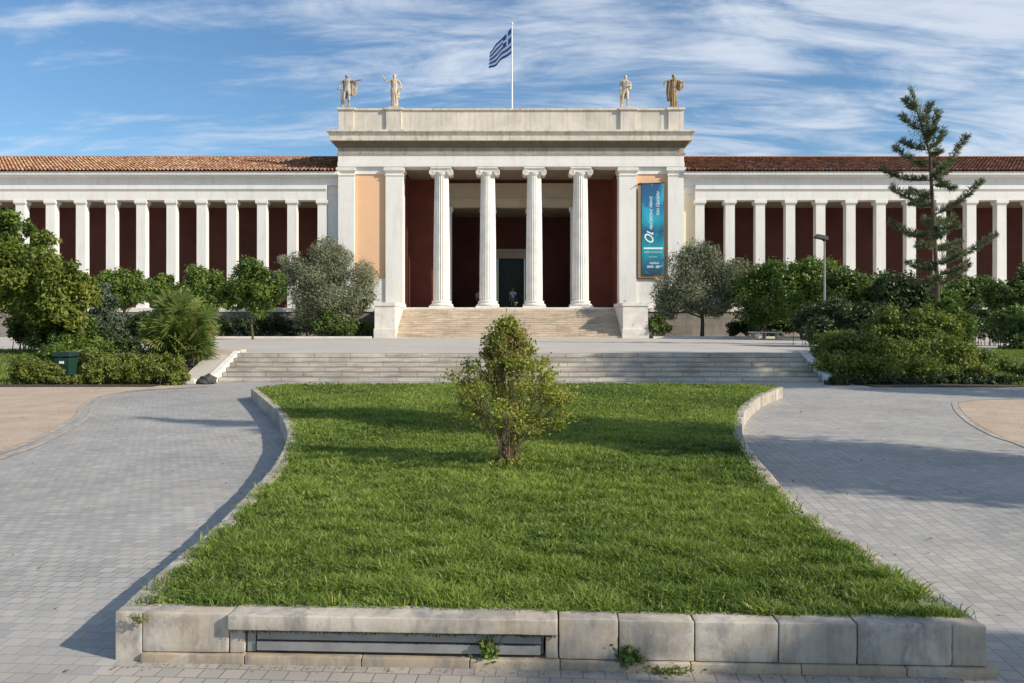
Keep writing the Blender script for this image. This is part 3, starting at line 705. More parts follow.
# wings
W0 = 57.1
SP = 2.157
for sx in (-1, 1):
    def xr(a, b): return tuple(sorted((XC + sx * a, XC + sx * b)))
    EX = 46.0
    A = xr(13.16, EX); G = xr(12.2, EX)
    B('wing_architrave', 'paint', (A[0], A[1], W0, W0 + .9, 10.55, 11.22))
    B('wing_moulding', 'paint', (A[0], A[1], W0 - .05, W0 + .9, 11.222, 11.30), (A[0], A[1], W0 - .10, W0 + .9, 11.303, 11.60), bevel=.01)
    B('wing_frieze', 'paint', (G[0], G[1], W0 + .06, W0 + .9, 11.602, 12.12))
    q = (G[0], G[1])
    B('wing_cornice', 'paint', ((q[0], q[1], W0 + .02, 60), (q[0], q[1], W0 - .36, 60), 12.122, 12.27), (q[0], q[1], W0 - .52, 60, 12.272, 12.50), bevel=.01)
    q = xr(12.27, 13.155)
    B('wing_end_wall', 'cream' if sx > 0 else 'paint', (q[0], q[1], W0 + .35, W0 + .9, FL, 11.0)); B('wing_end_fascia', 'paint', (q[0], q[1], W0 + .30, W0 + .9, 11.0, 11.6))
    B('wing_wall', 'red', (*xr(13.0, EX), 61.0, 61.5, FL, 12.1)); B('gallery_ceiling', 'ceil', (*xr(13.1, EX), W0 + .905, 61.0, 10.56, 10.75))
    B('wing_side_wall', 'cream', (*xr(12.7, 13.12), W0 + .905, 61.0, FL, 10.55)); B('wing_end_block', 'paint', (*xr(EX - .3, EX + .5), W0, 76, FL, 12.5)); B('wing_rear', 'paint', (*xr(12.3, EX), 75, 76, FL, 12.5))
    for k in range(15):
        x = XC + sx * (13.5 + SP * k); w = .34 if k else .33
        o = MB().fr((x - w, x + w, W0 + .05, W0 + .62), (x - w * .97, x + w * .97, W0 + .06, W0 + .61), FL, 10.20).build('pillar', M['paint'], mus)
        c = MB(); c.fr((x - w, x + w, W0 + .04, W0 + .62), (x - w - .09, x + w + .09, W0 - .04, W0 + .7), 10.202, 10.33); c.box(x - w - .1, x + w + .1, W0 - .05, W0 + .71, 10.333, 10.545)
        c.build('capital', M['paint'], o, bevel=.008)
    # tiled roof
    y0, z0, y1, z1 = W0 - .62, 12.53, 63.0, 14.80; sl_ = math.hypot(y1 - y0, z1 - z0); dy, dz = (y1 - y0) / sl_, (z1 - z0) / sl_; nz, ny = dy, -dz
    xa, xb = xr(12.3, EX + .6); nx = int((xb - xa) / .27); rows = 17; VV = []; FF = []; TT = []; seg = 5
    tn = rng.normal(.56 if sx < 0 else .30, .20, (nx, rows))
    for i in range(nx):
        for j in range(rows):
            for kind in (0, 1):    # cover tile, pan tile
                cx = xa + .135 + .27 * i + (.135 if kind else 0); s0, s1 = sl_ * j / rows - .03, sl_ * (j + 1) / rows + .02
                lift = .03 * rng.random(); jx = rng.normal(0, .010); r0, r1 = .098 + rng.normal(0, .004), .080; b = len(VV)
                for (s_, r_, up) in ((s0, r0, .050 + lift * .5), (s1, r1, .02)):
                    for k in range(seg + 1):
                        a = math.pi * k / seg; hx = r_ * math.cos(a); hh = (r_ * math.sin(a) * .9 if kind == 0 else -r_ * math.sin(a) * .35) + up
                        VV.append((cx + jx + hx * (1.0 if kind == 0 else .95), y0 + dy * s_ + ny * hh, z0 + dz * s_ + nz * hh))
                t = np.clip(tn[i, j] + (0.12 if kind == 0 else -.15), 0, .9)
                for k in range(seg): FF.append((b + k, b + k + 1, b + seg + 2 + k, b + seg + 1 + k))
                if j == 0 and kind == 0:
                    t = rng.choice([.95, .75, .6, .4])
                TT += [t] * (2 * seg + 2)
    rf = link('tiled_roof', np_mesh('tiled_roof', np.array(VV) - np.array([0, 57, TZ]), np.array(FF), [M['terra']], np.array(TT)), mus)
    m = MB(); m.add([(xa, y0 + .1, z0 - .02), (xb, y0 + .1, z0 - .02), (xb, y1, z1 - .02), (xa, y1, z1 - .02), (xb, 76.4, 12.5), (xa, 76.4, 12.5)], [(0, 1, 2, 3), (3, 2, 4, 5), (0, 5, 4, 1)], .1)
    m.tube([(xa, y1, z1 + .03), (xb, y1, z1 + .03)], .11, 8, .5)
    m.build('roof_deck', M['terra'], rf)

# ------------------------------------------------------------------ banner
bn = thing('banner', (XC + 9.97, F0 + .0, 5.1), 'tall blue and teal vertical exhibition banner hanging on the ochre panel right of the portico', 'banner')
bx0, bx1, bz0, bz1 = 9.20, 10.76, 5.10, 11.68
def bannermat():
    m = NT('blue_teal_banner_print'); sp = m.n('ShaderNodeSeparateXYZ'); m.l(m.tc, sp.inputs[0])
    w = m.noise(.55, 3, .5, m.mp((1, 1, .9), (0, R(30), 0), (3, 1, 7.4)), 1.2)
    v = m.rng(sp.outputs[2], bz0, bz1)
    base = m.ramp(v, [(0, (.02, .045, .07)), (.10, (.01, .11, .20)), (.30, (.0, .30, .36)), (.48, (.005, .09, .19)), (.62, (.0, .30, .42)), (.74, (.005, .16, .33)), (1, (.02, .07, .19))])
    col = m.mix(m.rng(w, .52, .66, 0, .75), base, (.02, .42, .56))
    f = m.noise(3.2, 6, .6, m.mp((1, 1, .5), (0, R(-35), 0))); col = m.mix(m.rng(f, .60, .75, 0, .35), col, (.15, .60, .72))
    return m.done(col, .55)
MB().box(bx0, bx1, F0 - .06, F0 - .03, bz0, bz1).build('cloth', bannermat(), bn)
m = MB(); m.box(bx0 - .28, bx0 + .02, F0 - .02, F0 + .0, bz0 - .12, bz1); m.box(bx0 - .28, bx1 - .02, F0 - .021, F0 + .001, bz0 - .12, bz0 - .02)
m.build('backing_board', flat('brown_board', (.30, .21, .13), .8), bn)
m = MB(); m.tube([(bx0 - .32, F0 - .045, bz1 - .07), (bx1 + .06, F0 - .045, bz1 + .03)], .035, 8); m.tube([(bx0 - .3, F0 - .2, bz1 - .1), (bx0 - .02, F0 + .2, bz1 + .06)], .03, 6)
m.build('hanging_rod', M['dkmetal'], bn)
WT = flat('white_print', (.80, .86, .88), .6, .02)
def text(body, size, cx, cz, y, rot=0, shear=0., name='lettering', parent=bn, mat=WT, width=None, ext=.003, bold=0):
    c = bpy.data.curves.new(name, 'FONT'); c.body = body; c.size = size; c.align_x = 'CENTER'; c.align_y = 'CENTER'; c.extrude = ext; c.shear = shear; c.offset = bold
    o = bpy.data.objects.new(name, c); C.objects.link(o)
    dg = bpy.context.evaluated_depsgraph_get(); me = bpy.data.meshes.new_from_object(o.evaluated_get(dg)); bpy.data.objects.remove(o)
    xs = [v.co.x for v in me.vertices]; k = (width / (max(xs) - min(xs))) if width and xs else 1
    mt = Matrix.Translation(Vector((cx, y, cz)) - WL[parent.name]) @ Matrix.Rotation(-rot, 4, 'Y') @ Matrix.Rotation(R(90), 4, 'X') @ Matrix.Diagonal((k, min(k, 1.2) if k > 1 else k, 1, 1))
    me.transform(mt); me.materials.clear(); me.materials.append(mat); return link(name, me, parent)
yb = F0 - .066
text('Οι', 1.15, bx0 + .55, 7.75, yb, R(90), .45, width=.85, bold=.02)
text('αμέτρητες όψεις', .50, bx0 + .62, 9.55, yb, R(90), .35, width=2.35, bold=.006)
text('του Ωραίου', .34, bx0 + 1.12, 10.2, yb, R(90), .35, width=1.7, bold=.002)
MB().box(bx0 + .12, bx1 - .08, yb - .004, yb + .004, 7.02 - .02, 7.12).build('white_rule', WT, bn)
text('ΕΘΝΙΚΟ ΑΡΧΑΙΟΛΟΓΙΚΟ', .2, (bx0 + bx1) / 2, 6.78, yb, 0, 0, width=1.25, bold=.004)
text('ΜΟΥΣΕΙΟ', .16, (bx0 + bx1) / 2, 6.45, yb, 0, 0, width=.55)
text('ΑΘΗΝΑ', .2, (bx0 + bx1) / 2 + .1, 6.0, yb, 0, 0, width=.7, bold=.004)
text('2018 - 2019', .2, (bx0 + bx1) / 2 + .1, 5.75, yb, 0, 0, width=1.05, bold=.006)

# ------------------------------------------------------------------ flagpole and flag
fp = thing('flagpole', (0, 60, 16.99), 'slim white flagpole standing on the roof above the portico', 'flagpole')
MB().tube([(0, 60, 16.99), (0, 60, 20), (0, 60, 24.15)], [.075, .06, .04], 10).build('pole', M['whitemetal'], fp, smooth=True)
MB().lathe([(.02, 24.1), (.09, 24.16), (.11, 24.24), (.07, 24.32), (.01, 24.36)], (0, 60), 12).build('finial', M['whitemetal'], fp, smooth=True)
MB().box(-.2, .2, 59.8, 60.2, 16.98, 17.12).build('foot_plate', M['greymetal'], fp, bevel=.01)
def flag():
    NU, NV = 54, 36; V = []; H = 1.95
    for j in range(NV + 1):
        for i in range(NU + 1):
            u, v = i / NU, j / NV
            rip = .16 * math.sin(u * 9 + v * 1.4) * u ** .7 + .05 * math.sin(u * 17 - v * 3) * u
            x = -.05 - 1.72 * u + .05 * math.sin(u * 8 + v * 2) * u
            y = 60 + 1.7 * u + rip
            z = 23.95 - H * v * (1 - .26 * u) - 1.28 * u ** .95 + .06 * math.sin(u * 10 - v * 2.5) * u + .12 * u * v
            V.append((x, y, z))
    F = []; mi = []
    for j in range(NV):
        for i in range(NU):
            F.append((j * (NU + 1) + i, j * (NU + 1) + i + 1, (j + 1) * (NU + 1) + i + 1, (j + 1) * (NU + 1) + i))
            a, b = (i + .5) / NU * 13.5, (j + .5) / NV * 9
            if a < 5 and b < 5: w = (2 <= a < 3) or (2 <= b < 3)
            else: w = int(b) % 2 == 1
            mi.append(1 if w else 0)
    me = np_mesh('flag', np.array(V) - np.array([0, 60, 23]), np.array(F), [flat('flag_blue_cloth', (.012, .10, .42), .8), flat('flag_white_cloth', (.78, .80, .82), .8, .03)], smooth=True, mi=mi)
    o = link('flag', me, None, (0, 60, 23)); tag(o, 'blue and white striped flag with a white cross blowing from the roof pole', 'flag')
flag()

# ------------------------------------------------------------------ figures
def skin(J, E, sub=2):
    """J name->(x,y,z,r) E list of pairs; returns evaluated mesh of the skinned skeleton"""
    names = list(J); me = bpy.data.meshes.new('sk'); me.from_pydata([J[n][:3] for n in names], [(names.index(a), names.index(b)) for a, b in E], [])
    o = bpy.data.objects.new('sk', me); C.objects.link(o)
    s = o.modifiers.new('s', 'SKIN'); s.use_smooth_shade = True
    if not me.skin_vertices: me.skin_vertices.new()
    for i, n in enumerate(names):
        r = J[n][3]; me.skin_vertices[0].data[i].radius = (r, r) if not isinstance(r, tuple) else r
        me.skin_vertices[0].data[i].use_root = (i == 0)
    u = o.modifiers.new('u', 'SUBSURF'); u.levels = sub; u.render_levels = sub
    dg = bpy.context.evaluated_depsgraph_get(); r = bpy.data.meshes.new_from_object(o.evaluated_get(dg)); bpy.data.objects.remove(o); return r
def ell(bm, c, r, seg=12):
    g = bmesh.ops.create_uvsphere(bm, u_segments=seg, v_segments=max(6, seg // 2 + 2), radius=1)
    bmesh.ops.transform(bm, matrix=Matrix.Translation(c) @ Matrix.Diagonal((*r, 1)), verts=g['verts'])
def body_joints(h, armL, armR, legs=((-.055, 0), (.055, 0)), lean=0.0, fr=-1):
    """front is -y. arms: (elbow, hand) offsets in units of height"""
    k = h
    J = {'pelvis': (0, 0, .53 * k, (.078 * k, .062 * k)), 'waist': (lean * .3, 0, .61 * k, (.066 * k, .052 * k)), 'chest': (lean * .6, 0, .72 * k, (.088 * k, .062 * k)),
         'sh': (lean, 0, .80 * k, (.06 * k, .05 * k)), 'neck': (lean, -.005 * k, .845 * k, .030 * k), 'jaw': (lean, -.014 * k, .882 * k, (.036 * k, .042 * k)), 'head': (lean, -.010 * k, .925 * k, (.043 * k, .052 * k)), 'crown': (lean, 0, .965 * k, .032 * k)}
    E = [('pelvis', 'waist'), ('waist', 'chest'), ('chest', 'sh'), ('sh', 'neck'), ('neck', 'jaw'), ('jaw', 'head'), ('head', 'crown')]
    for s, nm, arm in ((-1, 'l', armL), (1, 'r', armR)):
        J['s' + nm] = (lean + s * .105 * k, 0, .795 * k, .033 * k); J['e' + nm] = (arm[0][0] * k, arm[0][1] * k, arm[0][2] * k, .025 * k)
        J['w' + nm] = (arm[1][0] * k, arm[1][1] * k, arm[1][2] * k, .018 * k)
        dv = Vector(arm[1]) - Vector(arm[0]); dv = dv.normalized() * .05 * k
        J['h' + nm] = (arm[1][0] * k + dv.x, arm[1][1] * k + dv.y, arm[1][2] * k + dv.z, (.020 * k, .012 * k))
        E += [('sh', 's' + nm), ('s' + nm, 'e' + nm), ('e' + nm, 'w' + nm), ('w' + nm, 'h' + nm)]
        # fingers: four short chains and a thumb
        hd = Vector(J['h' + nm][:3]); side = dv.cross(Vector((0, 1, 0))).normalized() if abs(dv.normalized().y) < .9 else Vector((1, 0, 0))
        for q, (o_, l_) in enumerate([(-.015, .036), (-.005, .043), (.005, .041), (.014, .032)]):
            a = hd + side * o_ * k + dv.normalized() * l_ * .5 * k; b = a + dv.normalized() * l_ * .5 * k + Vector((0, -.008 * k, 0))
            J['f%s%d' % (nm, q)] = (*a, .0062 * k); J['g%s%d' % (nm, q)] = (*b, .005 * k); E += [('h' + nm, 'f%s%d' % (nm, q)), ('f%s%d' % (nm, q), 'g%s%d' % (nm, q))]
        a = Vector(J['w' + nm][:3]) + dv * .5 + side * -.024 * k + Vector((0, -.008 * k, 0)); J['t' + nm] = (*a, .007 * k); E.append(('w' + nm, 't' + nm))
        lx, ly = legs[0 if s < 0 else 1]
        J['hip' + nm] = (s * .050 * k, 0, .50 * k, .052 * k); J['k' + nm] = (lx * .95 * k + 0, (ly - .012) * k, .285 * k, .036 * k); J['a' + nm] = (lx * k, (ly + .012) * k, .045 * k, .021 * k)
        J['to' + nm] = (lx * 1.15 * k, (ly - .085) * k, .018 * k, (.024 * k, .014 * k))
        E += [('pelvis', 'hip' + nm), ('hip' + nm, 'k' + nm), ('k' + nm, 'a' + nm), ('a' + nm, 'to' + nm)]
    return J, E
def statue(loc, label, mat, armL, armR, legs, drapes, extra=None, h=2.5, rz=0, lean=0.):
    J, E = body_joints(h, armL, armR, legs, lean); bodym = skin(J, E, 1)
    bm = bmesh.new(); bm.from_mesh(bodym)
    ell(bm, (lean, -.062 * h, .915 * h), (.008 * h, .012 * h, .012 * h), 8)           # nose
    ell(bm, (lean, .012 * h, .935 * h), (.050 * h, .056 * h, .050 * h)); ell(bm, (lean, .055 * h, .915 * h), (.026 * h, .026 * h, .022 * h))
    for dr_ in drapes:
        prof, nf, amp, ph = dr_; n = 72; V = []
        for (cx, cy, z, rx, ry) in prof:
            for i in range(n):
                a = 2 * math.pi * i / n; q = 1 + amp * math.sin(nf * a + ph + z * 1.1) + amp * .5 * math.sin(nf * 1.7 * a - z * 2)
                V.append(bm.verts.new((cx * h + rx * h * q * math.cos(a), cy * h + ry * h * q * math.sin(a), z * h)))
        L_ = len(prof)
        for j in range(L_ - 1):
            for i in range(n): bm.faces.new((V[j * n + i], V[j * n + (i + 1) % n], V[(j + 1) * n + (i + 1) % n], V[(j + 1) * n + i]))
        bm.faces.new(V[:n][::-1]); bm.faces.new(V[-n:])
    for e in (extra or []): ell(bm, tuple(v * h for v in e[0]), tuple(v * h for v in e[1]))
    g = bmesh.ops.create_cube(bm, size=1); bmesh.ops.transform(bm, matrix=Matrix.Translation((0, 0, -.0)) @ Matrix.Diagonal((.62, .56, .16, 1)), verts=g['verts'])
    me = bpy.data.meshes.new('statue'); bm.to_mesh(me); bm.free()
    o = bpy.data.objects.new('tmp', me); C.objects.link(o)
    r = o.modifiers.new('r', 'REMESH'); r.mode = 'VOXEL'; r.voxel_size = .018; r.use_smooth_shade = True
    s = o.modifiers.new('s', 'SMOOTH'); s.factor = .4; s.iterations = 2
    dg = bpy.context.evaluated_depsgraph_get(); fm = bpy.data.meshes.new_from_object(o.evaluated_get(dg)); bpy.data.objects.remove(o)
    fm.materials.clear(); fm.materials.append(mat); fm.name = 'statue'
    ob = bpy.data.objects.new('statue', fm); C.objects.link(ob); ob.location = loc; ob.rotation_euler = (0, 0, rz); ob.scale = (1.14, 1.15, 1)
    return tag(ob, label, 'statue', 'stone statues along the roof parapet')
def stmat(name, c, stain, amt):
    m = NT(name); a = m.noise(1.8, 7, .65, m.mp((2.2, 2.2, 1)), .6); b = m.noise(.9, 3, .5, m.mp((1, 1, 1), loc=(4, 4, 4)))
    col = m.mix(m.rng(a, .48, .62, 0, amt), c, stain); col = m.mix(m.rng(b, .45, .65, 0, .4), col, (.50, .40, .24))
    return m.done(col, .8, m.noise(20, 5), .3, .02)
ya = F0 + .45; za = 17.10
robe = [((0, 0, .04, .085, .075), (0, 0, .12, .088, .075), (0, 0, .30, .080, .068), (0, 0, .48, .085, .070), (0, 0, .60, .078, .062), (0, 0, .70, .085, .064), (0, 0, .79, .072, .052), (0, 0, .81, .03, .03)), 11, .07, .4]
statue((-11.80, ya, za), 'grey lichened statue with outstretched right arm and hanging cloak, leftmost on the roof', stmat('lichened_statue_stone', (.42, .38, .34), (.06, .055, .045), .9),
       ((-.17, .0, .66), (-.20, -.05, .54)), ((.20, -.02, .775), (.31, -.06, .785)), ((-.075, 0), (.06, -.03)),
       [[((-.12, .03, .03, .035, .05), (-.115, .02, .3, .040, .05), (-.11, .02, .5, .045, .05), (-.14, .01, .55, .03, .04)), 5, .1, 0],
        [((.155, .03, .36, .05, .03), (.15, .03, .44, .085, .035), (.16, .03, .60, .095, .035), (.17, .02, .76, .10, .03)), 7, .12, 1],
        [((0, .05, .3, .07, .03), (0, .05, .5, .09, .04), (0, .04, .79, .10, .04)), 7, .08, 2]], [((.335, -.07, .80), (.03, .02, .025)), ((-.20, -.05, .535), (.045, .04, .03))])
statue((-8.40, ya, za), 'cream robed statue raising its left-hand arm, second from the left on the roof', stmat('cream_statue_stone', (.58, .47, .36), (.20, .13, .07), .75),
       ((-.20, -.02, .735), (-.255, -.05, .84)), ((.165, .0, .66), (.165, -.06, .55)), ((-.05, 0), (.05, -.03)), [robe, [((.02, .02, .30, .10, .08), (.02, .01, .42, .11, .085), (.0, .01, .55, .10, .078)), 9, .06, 1]], [((.18, -.07, .53), (.03, .03, .025))])
statue((8.10, ya, za), 'pale white slender statue with a shoulder cloak, second from the right', stmat('white_statue_stone', (.60, .53, .43), (.12, .10, .09), .75),
       ((-.135, .02, .66), (-.13, -.04, .52)), ((.14, -.0, .67), (.08, -.11, .65)), ((-.085, .01), (.05, -.02)),
       [[((-.11, .02, .03, .022, .03), (-.12, .01, .3, .022, .03), (-.12, 0, .5, .03, .03)), 5, .1, 0], [((.10, .02, .56, .05, .04), (.115, .02, .68, .055, .05), (.08, .02, .80, .06, .04)), 5, .1, 2], [((0, .04, .30, .05, .02), (0, .04, .5, .07, .03), (0, .04, .8, .09, .035)), 7, .08, 2]], h=2.42)
statue((11.55, ya, za), 'dark brown draped statue with one hand at its shoulder, rightmost on the roof', stmat('brown_statue_stone', (.36, .25, .13), (.045, .030, .020), .95),
       ((-.215, -.02, .775), (-.235, -.03, .70)), ((.15, .02, .68), (.17, -.08, .70)), ((-.05, 0), (.05, -.03)),
       [robe, [((-.12, .03, .22, .04, .05), (-.125, .03, .5, .055, .055), (-.10, .02, .77, .06, .05)), 6, .1, 0], [((.14, -.02, .5, .03, .03), (.16, -.02, .62, .085, .06), (.17, -.02, .74, .08, .06), (.16, -.02, .79, .04, .04)), 7, .15, 0]], h=2.5)
def person(loc, label, h, armL, armR, legs, top, trous, hair, shorts=False, rz=0, bag=None):
    J, E = body_joints(h, armL, armR, legs); me = skin(J, E, 2)
    bm = bmesh.new(); bm.from_mesh(me); 
    t = thing('person', loc, label, 'person', rz=rz)
    me.materials.append(flat('skin_tone', (.48, .29, .20), .6, .05)); me.name = 'body'; link('body', me, t); bm.free()
    def cl(names, grow, mat, nm, cut=None):
        JJ = {n: (*J[n][:3], tuple(v + grow for v in (J[n][3] if isinstance(J[n][3], tuple) else (J[n][3], J[n][3])))) for n in names}
        if cut: 
            for a, b, f in cut:
                JJ['c' + a + b] = (*(Vector(J[a][:3]).lerp(Vector(J[b][:3]), f)), .045 * h); 
        EE = [(a, b) for a, b in E if a in JJ and b in JJ] + ([(a, 'c' + a + b) for a, b, f in cut] if cut else [])
        m2 = skin(JJ, EE, 2); m2.materials.append(mat); m2.name = nm; link(nm, m2, t)
    cl(['pelvis', 'waist', 'chest', 'sh', 'sl', 'sr'] , .012 * h, top, 'shirt', [('sl', 'el', .8), ('sr', 'er', .8)])
    if shorts: cl(['pelvis', 'hipl', 'hipr'], .014 * h, trous, 'shorts', [('hipl', 'kl', .85), ('hipr', 'kr', .85)])
    else: cl(['pelvis', 'hipl', 'hipr', 'kl', 'kr', 'al', 'ar'], .012 * h, trous, 'trousers')
    bm = bmesh.new(); ell(bm, (0, .012 * h, .945 * h), (.058 * h, .062 * h, .048 * h)); ell(bm, (0, .045 * h, .90 * h), (.045 * h, .03 * h, .05 * h)); mh = bpy.data.meshes.new('hair'); bm.to_mesh(mh); bm.free(); mh.materials.append(hair); link('hair', mh, t)
    bm = bmesh.new()
    for n in ('tol', 'tor'): x, y, z, _ = J[n]; ell(bm, (x, y + .03 * h, z), (.032 * h, .07 * h, .024 * h))
    mh = bpy.data.meshes.new('shoes'); bm.to_mesh(mh); bm.free(); mh.materials.append(flat('shoe_grey', (.3, .3, .3))); link('shoes', mh, t)
    if bag:
        b = MB(); x, y, z = loc; b.box(x + .18, x + .42, y - .28, y - .10, z + .62, z + .98); b.tube([(x + .2, y - .2, z + .98), (x + .12, y - .12, z + 1.2), (x - .02, y - .13, z + 1.42)], .02, 6)
        o = b.build('shoulder_bag', bag, origin=(x + .3, y - .2, z + .62), bevel=.03); tag(o, 'blue shoulder bag held by the person in the doorway', 'bag')
    return t
dn = ((-.14, .01, .64), (-.15, -.02, .50)); up = ((.14, .01, .65), (.12, -.10, .62))
person((.08, 65.6, FL), 'person in a white top standing in front of the dark museum doorway', 1.82, dn, up, ((-.06, 0), (.06, -.06)), flat('white_shirt', (.80, .80, .78), .9, .05), flat('pale_blue_shorts', (.20, .24, .42)), flat('fair_hair', (.40, .30, .2)), True, bag=flat('blue_bag', (.04, .06, .30)))
person((-2.72, 64.6, FL), 'person in dark clothes with a light grey top half hidden by the second column', 1.62, dn, ((.14, -.02, .66), (.10, -.12, .60)), ((-.05, -.07), (.05, .07)), flat('grey_shirt', (.45, .43, .42), .9), flat('black_trousers', (.02, .02, .022)), flat('dark_hair', (.03, .02, .015)), rz=R(40))
# ------------------------------------------------------------------ terrace furniture
def planter(x0, x1, y, label):
    t = MB(); t.box(x0, x1, y, y + .18, TZ - .01, TZ + .13); o = t.build('planter_kerb', M['ped'], origin=((x0 + x1) / 2, y, TZ), bevel=.015)
    tag(o, label, 'kerb')
    tag(MB().box(x0, x1, y + .181, 56.3, TZ - .01, TZ + .07).build('planting_soil', M['soil'], None, origin=(x0, y + .2, TZ)), kind='structure')
planter(-19.6, -9.0, 51.2, 'pale stone kerb of the planting strip left of the portico steps')
planter(9.0, 19.5, 51.0, 'sunlit white kerb of the planting strip under the right olive tree')
x, y, z = px3(765, 338, 48.0)
t = thing('bench', (x, 48, TZ), 'plain stone slab bench standing on the terrace in front of the dark shrubs', 'bench')
MB().box(x - .95, x + .95, 47.78, 48.22, TZ + .38, TZ + .46).build('seat', M['ped'], t, bevel=.015)
for sx in (-.72, .72): MB().box(x + sx - .07, x + sx + .07, 47.84, 48.16, TZ, TZ + .378).build('leg', M['steps'], t, bevel=.01)
x, y, z = px3(824.5, 300, 38)
t = thing('street_lamp', (x, 38, TZ), 'slim grey lamp post with a flat head rising from the right shrubs', 'street lamp')
zt = px3(824, 240, 38)[2]
MB().tube([(x, 38, TZ), (x, 38, 3), (x, 38, zt)], [.06, .05, .04], 10).build('pole', M['greymetal'], t, smooth=True)
m = MB(); m.fr((x - .52, x + .12, 37.82, 38.18), (x - .40, x + .08, 37.88, 38.12), zt + .0, zt + .20); m.tube([(x + .03, 38, zt - .1), (x - .15, 38, zt + .02)], .03, 6); h = m.build('lamp_head', M['dkmetal'], t, bevel=.02)
h.data.transform(Matrix.Translation((0, 0, zt - TZ)) @ Matrix.Rotation(R(12), 4, 'Y') @ Matrix.Translation((0, 0, -(zt - TZ))))
MB().tube([(x, 38, 1.2), (x, 38, 2.2)], .075, 10).build('door_sleeve', M['greymetal'], t)
# bin
x, y, z = px3(66, 378, 22.5); bz = bankz(x, 22.5) + .12
t = thing('litter_bin', (x, 22.5, bz), 'dark green litter bin standing in the low hedge on the left', 'bin')
m = MB(); m.fr((x - .19, x + .19, 22.32, 22.68), (x - .23, x + .23, 22.27, 22.73), bz + .03, bz + .52); m.build('body', flat('bin_green', (.012, .045, .032), .5), t, bevel=.02)
m = MB(); m.fr((x - .26, x + .26, 22.24, 22.76), (x - .24, x + .24, 22.27, 22.73), bz + .55, bz + .68); m.box(x - .24, x + .24, 22.66, 22.73, bz + .5, bz + .6); m.build('lid', flat('bin_lid', (.010, .028, .024), .5), t, bevel=.02)
MB().box(x - .06, x + .06, 22.255, 22.29, bz + .36, bz + .43).build('label_plate', M['whitemetal'], t)
# dark stone
bm = bmesh.new(); bmesh.ops.create_icosphere(bm, subdivisions=3, radius=1)
for v in bm.verts: v.co = Vector((v.co.x * .27, v.co.y * .2, max(-.02, v.co.z * .22))) * (1 + .22 * math.sin(v.co.x * 5 + v.co.y * 4) * math.cos(v.co.z * 6))
me = bpy.data.meshes.new('rock'); bm.to_mesh(me); bm.free(); me.materials.append(flat('dark_rock', (.07, .065, .06), .9, .3, 8))
o = link('rock', me, None, (-8.45, 22.15, .04)); tag(o, 'small dark rock at the foot of the left stair wall', 'rock')

# ------------------------------------------------------------------ centre bush
def bush():
    bx, by = unp(508, 468, .21); t = thing('shrub', (bx, by, .19), 'loose many-stemmed shrub growing in the middle of the lawn', 'shrub')
    # silhouette half widths (left, right) in metres against height
    s = FPX / by; H = 1.50
    hs = [0, .12, .22, .32, .45, .60, .70, .78, .88, 1.0]; L = [.10, .20, .50, .72, .76, .68, .40, .28, .18, .03]; Rr = [.10, .20, .42, .70, .82, .68, .44, .34, .18, .06]
    m = MB(); P = []; T = []; S = []
    for i in range(132):
        fz = rng.uniform(.17, .985) ** .85; a = rng.uniform(0, 2 * np.pi); q = rng.random() ** .45
        side = L if math.cos(a) < 0 else Rr; lim = np.interp(fz, hs, side) * (1 + .16 * math.sin(fz * 19 + (2 if math.cos(a) < 0 else 0)))
        c = Vector((bx + math.cos(a) * lim * q * .92, by + math.sin(a) * min(np.interp(fz, hs, L), .62) * q, .19 + fz * H)); rc = rng.uniform(.055, .125) * (1.15 - .45 * fz)
        b0 = Vector((bx + rng.normal(0, .05), by + rng.normal(0, .05), .17)); out = Vector((c.x - bx, c.y - by, 0)); mid = b0.lerp(c, .5) - out * .20 + Vector((rng.normal(0, .03), rng.normal(0, .03), .06))
        pts = [(b0 * (1 - u) ** 2 + mid * 2 * u * (1 - u) + c * u * u) for u in np.linspace(0, 1, 8)]
        if i < 44: m.tube(pts, list(np.linspace(.0062, .002, 8)), 5)
        tb = .44 + rng.normal(0, .13) + (.14 if c.x > bx + .25 else 0); red = c.z > 1.25 and rng.random() < .35
        for k in range(3):
            e = c + Vector(rng.normal(0, rc * .8, 3)) + Vector((0, 0, rc * (.7 if c.z < 1.45 else .2))); m.tube([pts[5], e], [.003, .0015], 4)
            for z_ in range(9): P.append(np.array(Vector(pts[5]).lerp(e, rng.uniform(.3, 1.05))) + rng.normal(0, .018, 3)); T.append(tb + rng.normal(0, .15)); S.append(.036 * rng.uniform(.7, 1.3))
        for z_ in range(int(rng.integers(70, 125))):
            d = rng.normal(size=3); d /= np.linalg.norm(d); p = np.array(c) + d * rc * rng.uniform(.2, 1.35) * np.array([1.1, 1.1, .9]); P.append(p); T.append(rng.uniform(.85, 1) if red and rng.random() < .4 else tb + rng.normal(0, .15)); S.append(.037 * rng.uniform(.6, 1.35))
    for _ in range(900):
        a = rng.uniform(0, 6.28); q = abs(rng.normal(0, .16)); P.append(np.array([bx + q * math.cos(a), by + q * math.sin(a), .22 + rng.uniform(.42, .5) * 0 + rng.random() * .10])); T.append(rng.normal(.3, .15)); S.append(.045)
    m.build('stems', M['twig'], t); P = np.array(P); k = (P[:, 2] > .30 + rng.uniform(0, .22, len(P))) | (np.arange(len(P)) > len(P) - 900)

    T = np.array(T); T[(T < .82)] = np.clip(T[T < .82], 0, .80)
    link('foliage', leaf_mesh('foliage', P[k] - np.array([bx, by, .19]), rng.normal(size=(k.sum(), 3)) + np.array([.2, -.2, .5]), np.array(S)[k], .5, M['bush'], T[k]), t)
